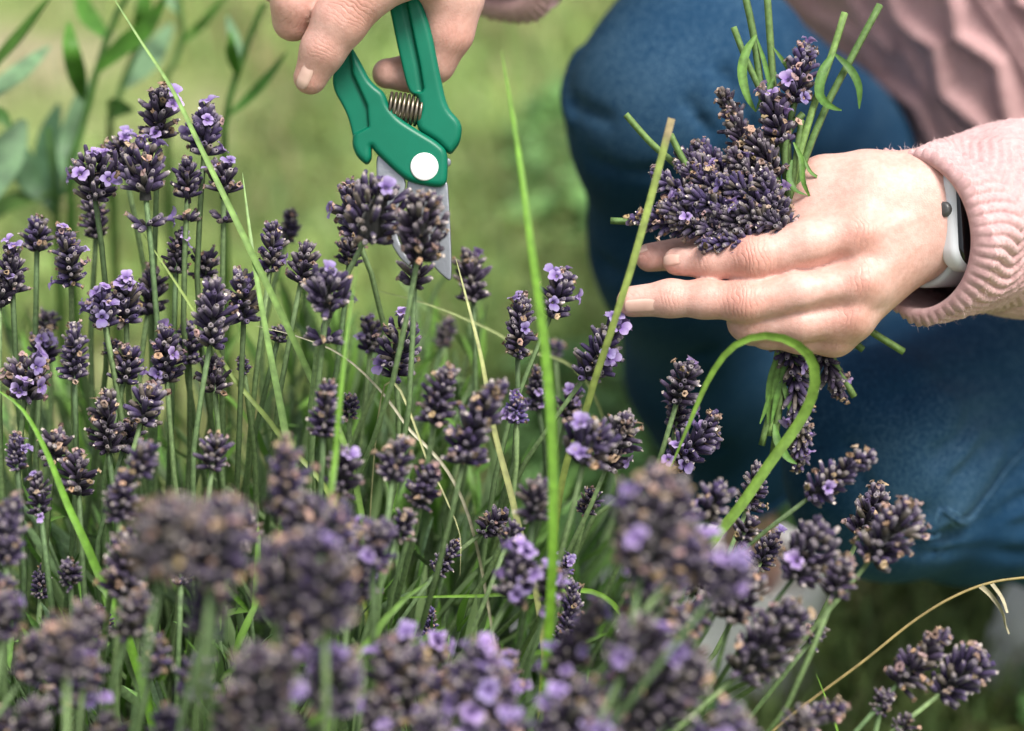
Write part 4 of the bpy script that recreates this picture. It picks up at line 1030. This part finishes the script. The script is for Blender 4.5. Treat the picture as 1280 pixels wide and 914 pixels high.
cand = []; shoots = MB(); r = np.random.default_rng(55)
for k in range(430):
    px_ = r.uniform(-40, 860); b0 = np.array([(lerp(200, 520, r.random() ** 1.0) - 640) * 1.13 / FPX, 0.86 + r.normal(0, 0.07), 0.03])
    xx = lerp(-0.28, 0.08, r.random() ** 0.8); yy = r.uniform(0.72, 1.02); h = r.uniform(0.16, 0.345) * (1 - 3.6 * max(0, xx + 0.02))
    b0 = np.array([lerp(-0.11, xx, 0.45), lerp(0.87, yy, 0.5), 0.03]); top = np.array([xx, yy, h])
    P = catmull([b0, lerp(b0, top, 0.5) + [0, 0, 0.03], top], 12)
    add_tube(shoots, P, np.linspace(0.0016, 0.0008, 12), 5, col=STEMC * 0.9)
    T = np.gradient(P, axis=0); s = 0.35
    ph = r.uniform(0, 6.28)
    while s < 1.0:
        p = P[min(11, int(s * 11))]; tg = unit(T[min(11, int(s * 11))]); Eb = basis_from(tg, ph); ph += 1.571 + r.normal(0, 0.2)
        for sg in (0, np.pi):
            al = r.uniform(0.35, 0.95) * (1.15 - 0.5 * s); rad = Eb[:, 0] * math.cos(sg) + Eb[:, 1] * math.sin(sg)
            d = unit(tg * math.cos(al) + rad * math.sin(al)); L = r.uniform(0.026, 0.054)
            Bz = np.stack([np.cross(rad, d) if True else d, unit(np.cross(d, np.cross(rad, d))), d], 1); Bz[:, 0] = unit(Bz[:, 0])
            Bz[:, 1] = -unit(np.cross(Bz[:, 2], Bz[:, 0])) * -1
            cand.append((p, Bz, L, r.integers(0, len(LT))))
        s += r.uniform(0.05, 0.09)
    for q in range(4):
        d = unit(T[-1] + r.normal(0, 0.35, 3) * np.linalg.norm(T[-1])); Bz = basis_from(d, r.uniform(0, 6.28)); cand.append((P[-1], Bz, r.uniform(0.018, 0.038), r.integers(0, len(LT))))
P = np.array([c[0] + c[1][:, 2] * c[2] * 0.5 for c in cand]); u, v, dd = pix(P)
score = np.array([c[2] for c in cand]) / dd + 0.25 * P[:, 2] - 10 * ((u < 10) | (u > 1270) | (v < 330) | (v > 905))
order = np.argsort(-score)
pick = [i for i in order if 200 < u[i] < 900 or r.random() < 0.5][:300]; pset = set(pick)
for i in pick:
    p, Bz, L, m = cand[i]; M = Matrix.Identity(4)
    for a in range(3):
        for b_ in range(3): M[a][b_] = float(Bz[a, b_] * L)
        M[a][3] = float(p[a])
    o = bpy.data.objects.new('leaf', LM[m]); scene.collection.objects.link(o); place(o, bush, M)
fol = MB()
for i, (p, Bz, L, m) in enumerate(cand):
    if i in pset: continue
    V, F, C = LT[m]; fol.add((V * L) @ Bz.T + p, F, 0, C * r.uniform(0.7, 1.25) * np.array([1, 1, r.uniform(0.8, 1.3)]))
tag(fol.build('foliage', M_LEAF, bush), kind='stuff')
tag(shoots.build('shoots', M_STEM, bush), kind='stuff')

# ------------------------------------------------------------------ the cut bunch in the hand
r = np.random.default_rng(99)
fist = lambda: W(1000 + r.normal(0, 8), 300 + r.normal(0, 8), D0 + 0.014 + r.normal(0, 0.003))
GB = 'cut lavender held in the fist'
def sprig(label, head, nv, stem, L_extra=None, leaves=(), flag='', rs=0.0013):
    """head: (tip x,y, base x,y, width, z px towards camera); stem: list of (x,y,z px)"""
    q = lambda x, y, z: W(x, y, D0 - z / S0)
    base = q(head[2], head[3], head[5]) if head else q(*stem[0])
    t = thing('lavender_sprig', base, label, 'lavender', GB)
    if head:
        top = q(head[0], head[1], head[6] if len(head) > 6 else head[5] + 6); ax = top - base
        flower(t, base, ax, np.linalg.norm(ax), head[4] / S0 / 2 * 1.03, r, nv, 'flower_head', tan=0.36 if 't' in flag else r.uniform(0.12, 0.3), pale=0.42, bluish=r.random() * 0.3)
        P = [base + unit(ax) * 0.003] + [q(*s) for s in stem]
    else: P = [q(*s) for s in stem]
    stem_part(t, P, rs, rs, r, 18, col=np.array([0.13, 0.215, 0.075]))
    for lf in leaves:      # (points, half width px)
        pts, hw = lf; hw = hw * 0.8; C = catmull([q(*s) for s in pts], 12); tt = np.linspace(0, 1, 12)
        V, F = ribbon(C, hw / S0 * np.clip(np.sin(np.pi * (tt * 0.9 + 0.07)), 0.05, 1) ** 0.8, -FWD, 0.35, 0.0002, twist=r.uniform(-0.5, 0.5))
        c = np.array([0.11, 0.225, 0.05]) * r.uniform(0.8, 1.2); cc = np.repeat(c[None], len(V), 0); cc[12:24] *= 1.5
        wobj('leaf', V, F, M_LEAF, t, col=cc)
    return t
LB = 'cut lavender head packed into the dense bunch above the curled fingers'
for (tx, ty, bx, by, w, z, nv) in [(786, 262, 862, 282, 44, 18, 2), (806, 218, 880, 262, 44, 12, 0), (838, 184, 900, 232, 42, 4, 1), (868, 172, 918, 235, 42, -10, 0), (833, 282, 912, 292, 46, 34, 0), (880, 262, 952, 292, 48, 42, 2),
                                   (846, 232, 918, 268, 46, 36, 3), (902, 212, 956, 262, 46, 40, 1), (942, 210, 972, 278, 46, 44, 1), (930, 158, 970, 220, 44, 14, 1), (868, 212, 930, 250, 46, 22, 2), (962, 225, 985, 290, 40, 36, 0),
                                   (872, 292, 948, 306, 42, 48, 1), (905, 255, 975, 285, 44, 52, 2), (820, 250, 890, 285, 44, 28, 1), (905, 180, 950, 240, 44, 20, 1), (848, 196, 905, 250, 40, 20, 0)]:
    sprig(LB, (tx, ty, bx, by, w, z), nv, [((bx + 1000) / 2, (by + 290) / 2 + 2, z * 0.55 - 2), (1000 + r.normal(0, 6), 300, -4), (1004 + r.normal(0, 8), 370, -12)])
sprig('tapering cut lavender spire standing highest out of the dense bunch of heads', (902, 108, 938, 205, 44, -4), 0, [(965, 245, -2), (992, 295, -4), (1000, 360, -12)])
sprig('cut lavender head with violet florets beside the two thick cut stems', (1014, 52, 992, 128, 50, 4), 4, [(985, 180, 4), (992, 250, 0), (1000, 330, -10)], flag='t')
sprig('cut lavender head with pale dry florets leaning against the tallest leafy stems', (962, 104, 978, 178, 52, 8), 4, [(984, 220, 6), (994, 270, 0), (1000, 340, -10)], flag='t')
sprig('upside down cut lavender on a thick stem topped by two drooping leaves', (1012, 542, 985, 428, 50, -26, -30), 2, [(990, 340, -16), (990, 240, 8), (1015, 140, 12), (1042, 62, 8), (1056, 16, 6)],
      leaves=[([(1043, 66, 10), (1028, 90, 20), (1024, 118, 24), (1036, 132, 20), (1052, 138, 16)], 8), ([(1044, 68, 8), (1062, 86, 16), (1073, 108, 16), (1074, 136, 12)], 6.5)], rs=0.0014)
sprig('upside down cut lavender whose bare thick stem leans highest over the sweater', (1050, 505, 1022, 428, 42, -30, -36), 1, [(1004, 340, -18), (996, 240, 4), (1030, 140, 6), (1068, 66, 2), (1100, 6, -2)], rs=0.0014)
sprig('upside down cut lavender hanging lowest under the fist, small head', (1004, 592, 1000, 530, 40, -34, -38), 3, [(994, 440, -24), (985, 330, -18), (972, 230, -12), (966, 100, -10), (958, -20, -12)],
      leaves=[([(970, 90, -8), (962, 110, -4), (950, 128, 0), (945, 140, 0)], 4), ([(967, 60, -8), (985, 85, -6), (1000, 110, -8), (1010, 120, -10)], 4)], rs=0.0014)
sprig('headless cut stem with a long broad leaf rising from the bunch', None, 0, [(995, 330, -16), (970, 230, -14), (955, 140, -12), (943, 50, -14), (930, -12, -16)],
      leaves=[([(945, 44, -10), (932, 66, -4), (927, 92, 0), (934, 122, 2), (945, 140, 0)], 8), ([(946, 48, -10), (956, 80, -8), (962, 110, -8), (964, 135, -8)], 4)], rs=0.0014)
sprig('short headless cut stem beside the long broad leaf', None, 0, [(975, 170, -12), (948, 108, -10), (930, 68, -10), (917, 34, -10)], rs=0.0012)
sprig('loose cut stem end sticking out of the bunch over the dark knee', None, 0, [(900, 262, 0), (855, 215, 0), (815, 180, 2), (782, 143, 4)], rs=0.0012)
sprig('short cut stem end poking up through the crowded heads', None, 0, [(900, 262, 20), (868, 222, 24), (852, 196, 24), (838, 168, 22)], rs=0.0012)
sprig('cut stem end poking out level below the lowest heads of the bunch', None, 0, [(900, 292, 14), (850, 284, 12), (800, 278, 12), (763, 276, 12)], rs=0.0012)
sprig('cut stem leaning out under the wrist over the jeans', None, 0, [(1004, 330, -34), (1040, 380, -46), (1085, 412, -50), (1130, 440, -52)], rs=0.0013)
sprig('short cut stem tip showing under the little finger side of the fist', None, 0, [(1004, 340, -30), (1030, 390, -44), (1056, 420, -48), (1079, 437, -50)], rs=0.0013)
sprig('thin cut stem beside the hanging heads under the fist', None, 0, [(1002, 330, -26), (1022, 400, -30), (1044, 455, -32), (1068, 496, -34)], rs=0.0013)
for k, (x0, x1) in enumerate([(972, 962), (978, 952), (984, 966)]):
    sprig('green leafy cut stem end hanging straight down under the fist', None, 0, [(994, 320, -24), (x0 + 4, 420, -28), (x0 - 4, 470, -28), (x1, 545 + 12 * k, -30)], rs=0.0013,
          leaves=[([(x0, 440, -26), (x0 - 10, 480, -22), (x1 - 2, 530, -22)], 5)] + ([([(968, 530, -26), (972, 552, -20), (984, 572, -18), (996, 580, -18)], 7), ([(975, 470, -26), (985, 500, -22), (992, 530, -24)], 5)] if k == 2 else []))
sprig('leafy cut stem with curled green leaves lying over the thumb joint', None, 0, [(1002, 330, -10), (990, 270, 8), (982, 220, 14), (984, 170, 14), (1004, 142, 14)],
      leaves=[([(992, 178, 16), (1002, 200, 24), (1004, 226, 30), (1014, 250, 24)], 4.5), ([(990, 200, 18), (986, 222, 24), (994, 238, 28), (1008, 244, 26)], 5), ([(1004, 195, 14), (1012, 214, 20), (1022, 222, 20), (1030, 228, 18)], 3)], rs=0.0013)
sprig('thin leafless cut stem beside the curled green leaves', None, 0, [(1000, 330, -10), (986, 270, 10), (992, 220, 14), (1002, 150, 12)], rs=0.0012)

# ------------------------------------------------------------------ single grass blades
def blade(label, pts, hw, col, name='grass_blade', tip=True, fold=0.3, dry=False, twist=0.0, root=True):
    """pts: (x, y, depth); half width in px at the middle"""
    P = [W(*p) for p in pts]
    if root:
        e = P[-1]; dirn = unit(P[-1] - P[-2]); gb = np.array([e[0] + dirn[0] * 0.08, e[1] + 0.05 * (0.86 - e[1]), 0.0]); gb[2] = 0.0
        P = P + [e + dirn * 0.045 + np.array([0, 0, -0.012]), lerp(e + dirn * 0.07, gb, 0.5), gb]
    n = 90; C = catmull(P, n); t = np.linspace(0, 1, n)
    d = pts[len(pts) // 2][2]; w = hw * d / FPX * np.clip(np.minimum(t * 5 if tip else 1, 1) ** 0.6, 0.06, 1) * (1 - 0.25 * t)
    o = thing(name, P[-1] if root else P[0], label, 'grass')
    V, F = ribbon(C, w, -FWD + 0.4 * RIGHT, fold, 0.0002, twist)
    cc = np.repeat(np.asarray(col, float)[None], len(V), 0) * (1 + 0.12 * np.sin(np.tile(t, 6) * 19))[:, None]
    cc[n:2 * n] *= 1.25
    if dry: cc[np.tile(t, 6) < 0.02] = np.array([0.42, 0.34, 0.2])
    wobj('leaf_blade', V, F, M_BLADE, o, col=cc)
    return o
GR = (0.17, 0.30, 0.055); GR2 = (0.13, 0.27, 0.04); PALE = (0.34, 0.40, 0.16); STRAW = (0.46, 0.40, 0.22)
D = D0
blade('broad green grass blade bent over in a full arch before the jeans', [(836, 590, D * .955), (860, 532, D * .95), (886, 472, D * .945), (914, 434, D * .94), (948, 419, D * .94), (985, 424, D * .94), (1013, 446, D * .945), (1018, 482, D * .95), (1000, 525, D * .955), (962, 578, D * .955), (925, 632, D * .955), (885, 682, D * .955), (850, 740, D * .96)], 7.5, (0.21, 0.36, 0.065), fold=0.45)
blade('upright grass blade with a dry cut tip crossing the fingertips', [(839, 148, D * .945), (815, 240, D * .945), (790, 330, D * .945), (764, 412, D * .95), (735, 502, D * .96)], 5, (0.26, 0.33, 0.09), tip=False, dry=True)
blade('long thin grass blade slanting across the tallest lavender heads', [(136, -12, D * .985), (175, 50, D * .98), (215, 112, D * .98), (258, 200, D * .98), (315, 318, D * .98), (388, 472, D * .985)], 4.5, (0.22, 0.36, 0.10))
blade('pale green grass blade beside the lone lavender buds with rounded tip', [(303, 216, D * .99), (311, 280, D * .985), (320, 345, D * .98), (337, 440, D * .98), (357, 545, D * .98)], 5, (0.25, 0.40, 0.13))
blade('thin yellow green blade leaning between the clustered lavender spikes', [(176, 288, D * 1.0), (208, 336, D), (243, 390, D), (290, 470, D), (350, 545, D)], 3.5, (0.28, 0.38, 0.10))
blade('tall blurred grass blade standing in front of the lawn, fine tip', [(627, 64, D * .89), (648, 190, D * .885), (664, 310, D * .88), (680, 430, D * .88), (690, 560, D * .88), (690, 700, D * .88), (683, 830, D * .89)], 7, (0.16, 0.33, 0.035))
blade('straw coloured pointed grass blade below the pruner blade tip', [(570, 324, D * .98), (586, 385, D * .975), (602, 450, D * .97), (618, 540, D * .97), (644, 642, D * .97)], 4.5, (0.36, 0.38, 0.16))
blade('narrow green blade in front of the round lavender head by the pruners', [(446, 335, D * .90), (436, 400, D * .895), (428, 470, D * .89), (420, 560, D * .89)], 5, (0.17, 0.33, 0.05))
blade('bright green blade slanting through the lavender stalks near the edge', [(-12, 482, D * .95), (28, 512, D * .95), (58, 565, D * .95), (84, 630, D * .95), (118, 705, D * .95)], 6, (0.16, 0.34, 0.04))
blade('dry white straw lying slantwise among the green stalks', [(318, 407, D * 1.0), (370, 420, D), (420, 440, D), (462, 474, D), (505, 528, D)], 2.2, (0.55, 0.52, 0.40), fold=0.6)
blade('thin pale grass stem lying across the lawn under the pruner blades', [(456, 360, D * 1.03), (520, 376, D * 1.04), (580, 398, D * 1.05), (645, 432, D * 1.06)], 2.4, (0.36, 0.42, 0.2), fold=0.6)
blade('level green blade lying across the leaves of the bush', [(480, 748, D * .97), (540, 746, D * .97), (600, 745, D * .975), (650, 746, D * .98)], 3.6, (0.2, 0.38, 0.06))
blade('short wide leaf blade tilted up among the blurred heads', [(535, 728, D * .93), (510, 745, D * .925), (485, 770, D * .92), (470, 790, D * .92)], 10, (0.17, 0.30, 0.08))
blade('thin straw bent through the leafy middle of the bush', [(575, 720, D * .98), (575, 670, D * .98), (560, 630, D * .98), (540, 590, D * .98)], 2.2, (0.45, 0.46, 0.25), fold=0.6)
blade('fine green blade leaning out low beside the dry straw', [(1020, 842, D * .97), (1035, 880, D * .97), (1050, 925, D * .97)], 3, (0.2, 0.38, 0.05))
st = thing('dry_grass_stem', W(1005, 882, D * 1.0), 'long dry straw arching over the lawn with a curled sheath', 'grass')
P = catmull([W(940, 935, D * .98), W(1005, 882, D * .98), (W(1080, 826, D * .98)), W(1140, 778, D * .98), W(1190, 747, D * .98), W(1240, 728, D * .98), W(1300, 720, D * .98)], 50)
mb = MB(); add_tube(mb, P, np.linspace(0.0007, 0.0005, 50), 6, col=(0.42, 0.33, 0.15)); mb.build('stalk', M_BLADE, st)
mb = MB(); V, F = ribbon(catmull([W(1226, 733, D * .98), W(1240, 745, D * .975), (W(1254, 765, D * .97)), W(1258, 782, D * .97), W(1262, 792, D * .97)], 20), np.full(20, 0.0010), -FWD, 0.5, 0.0001, 1.4); mb.add(V, F, 0, (0.55, 0.5, 0.36))
V, F = ribbon(catmull([W(1240, 730, D * .98), W(1252, 748, D * .975), (W(1258, 766, D * .97))], 14), np.full(14, 0.0008), -FWD, 0.5, 0.0001, -1.0); mb.add(V, F, 0, (0.55, 0.5, 0.36)); mb.build('sheath', M_BLADE, st)

# ------------------------------------------------------------------ tall broad-leaved weeds behind the bush
def weed(label, stem, leaves, d, col=(0.07, 0.17, 0.035)):
    d = d * 0.90; P = [W(*p, d) for p in stem]; e = P[-1]; root = np.array([e[0] - 0.02, e[1] + 0.02, 0.0])
    t = thing('leafy_weed', root, label, 'plant', 'broad leaved weeds behind the lavender')
    C = catmull(P + [lerp(e, root, 0.5), root], 30); mb = MB(); add_tube(mb, C, np.linspace(0.0016, 0.0034, 30), 7, col=np.array(col) * 0.9); mb.build('stem', M_WEED, t)
    for pts, hw, c in leaves:
        L = catmull([W(x, y, d + dz) for x, y, dz in pts], 16); tt = np.linspace(0, 1, 16)
        V, F = ribbon(L, hw * d / FPX * np.clip(np.sin(np.pi * (tt * 0.93 + 0.04)), 0.03, 1) ** 0.8, -FWD + 0.5 * UP + rng.normal(0, 0.25, 3), 0.30, 0.0003)
        wobj('leaf', V, F, M_WEED, t, col=np.repeat(np.asarray(c, float)[None], len(V), 0))
    return t
g1 = (0.10, 0.26, 0.04); g2 = (0.20, 0.34, 0.19); g3 = (0.075, 0.20, 0.04)
weed('tall weed with long pointed leaves, dark stem above the lavender', [(190, -60), (155, 0), (132, 55), (115, 110), (103, 165), (88, 235)],
     [([(104, 125, 0), (95, 90, -.02), (88, 60, -.03), (86, 28, -.02)], 12, g1), ([(118, 92, 0), (150, 62, -.01), (185, 35, -.02), (208, -4, -.03)], 13, g1), ([(86, 235, 0), (86, 190, .02), (98, 140, .02), (108, 98, .02)], 15, g2), ([(135, 50, 0), (110, 20, .03), (95, -20, .05)], 12, g1)], 1.34)
weed('weed with two blunt dark leaves behind the highest violet head', [(185, 30), (172, 60), (158, 92), (146, 128), (138, 175)],
     [([(142, 165, 0), (140, 140, -.02), (152, 135, -.03), (168, 138, -.04)], 13, g3), ([(152, 112, 0), (170, 95, .02), (190, 70, .04), (215, 30, .06)], 18, g2), ([(172, 60, 0), (180, 20, -.02), (182, -25, -.02)], 12, g1)], 1.40)
weed('thin forked weed stem with a small leaf beside the pruner hand', [(330, 5), (312, 48), (296, 94), (286, 128), (280, 160)],
     [([(297, 96, 0), (290, 78, -.01), (288, 58, -.02), (287, 40, -.02)], 9, g1), ([(284, 146, 0), (310, 125, 0), (336, 98, -.01), (358, 66, -.02)], 9, g3), ([(316, 40, 0), (322, 25, -.01), (334, 4, -.02)], 8, g1), ([(300, 90, 0), (296, 60, .02), (284, 20, .04)], 8, g2)], 1.32)
weed('slender upright weed with folded young leaves among the others', [(222, -30), (225, 10), (228, 52), (218, 80), (208, 120)],
     [([(228, 55, 0), (245, 38, 0), (260, 25, -.01), (286, -10, -.02)], 9, g1), ([(226, 20, 0), (210, 0, 0), (200, -30, .01)], 8, g2)], 1.42)
weed('weed with one huge upright leaf reaching out of the frame edge', [(-60, 20), (-50, 90), (-40, 160), (-35, 250)],
     [([(-30, 110, 0), (0, 78, -.01), (30, 45, -.02), (64, -4, -.03)], 21, (0.09, 0.22, 0.03)), ([(-40, 140, 0), (-5, 115, .01), (25, 92, .02), (62, 58, .04)], 14, g2), ([(-45, 170, 0), (-20, 150, 0), (0, 145, 0), (14, 160, 0)], 12, g3), ([(-40, 280, .02), (-10, 220, .03), (10, 190, .04), (30, 150, .05)], 26, g2)], 1.30)
weed('bluish broad leaved weed low behind the clustered lavender heads', [(60, 160), (66, 210), (70, 270)],
     [([(70, 270, 0), (62, 220, .02), (64, 170, .02), (74, 130, .02)], 20, (0.09, 0.19, 0.10)), ([(70, 260, 0), (40, 230, 0), (20, 195, .0), (5, 170, .02)], 18, (0.09, 0.19, 0.09)), ([(72, 250, 0), (100, 225, .02), (115, 205, .02), (130, 180, .03)], 14, g3), ([(66, 240, 0), (30, 250, 0), (0, 262, 0), (-30, 300, 0)], 14, (0.13, 0.25, 0.06))], 1.38)
print('corollas', NCOR[0], 'heads', len(heads))
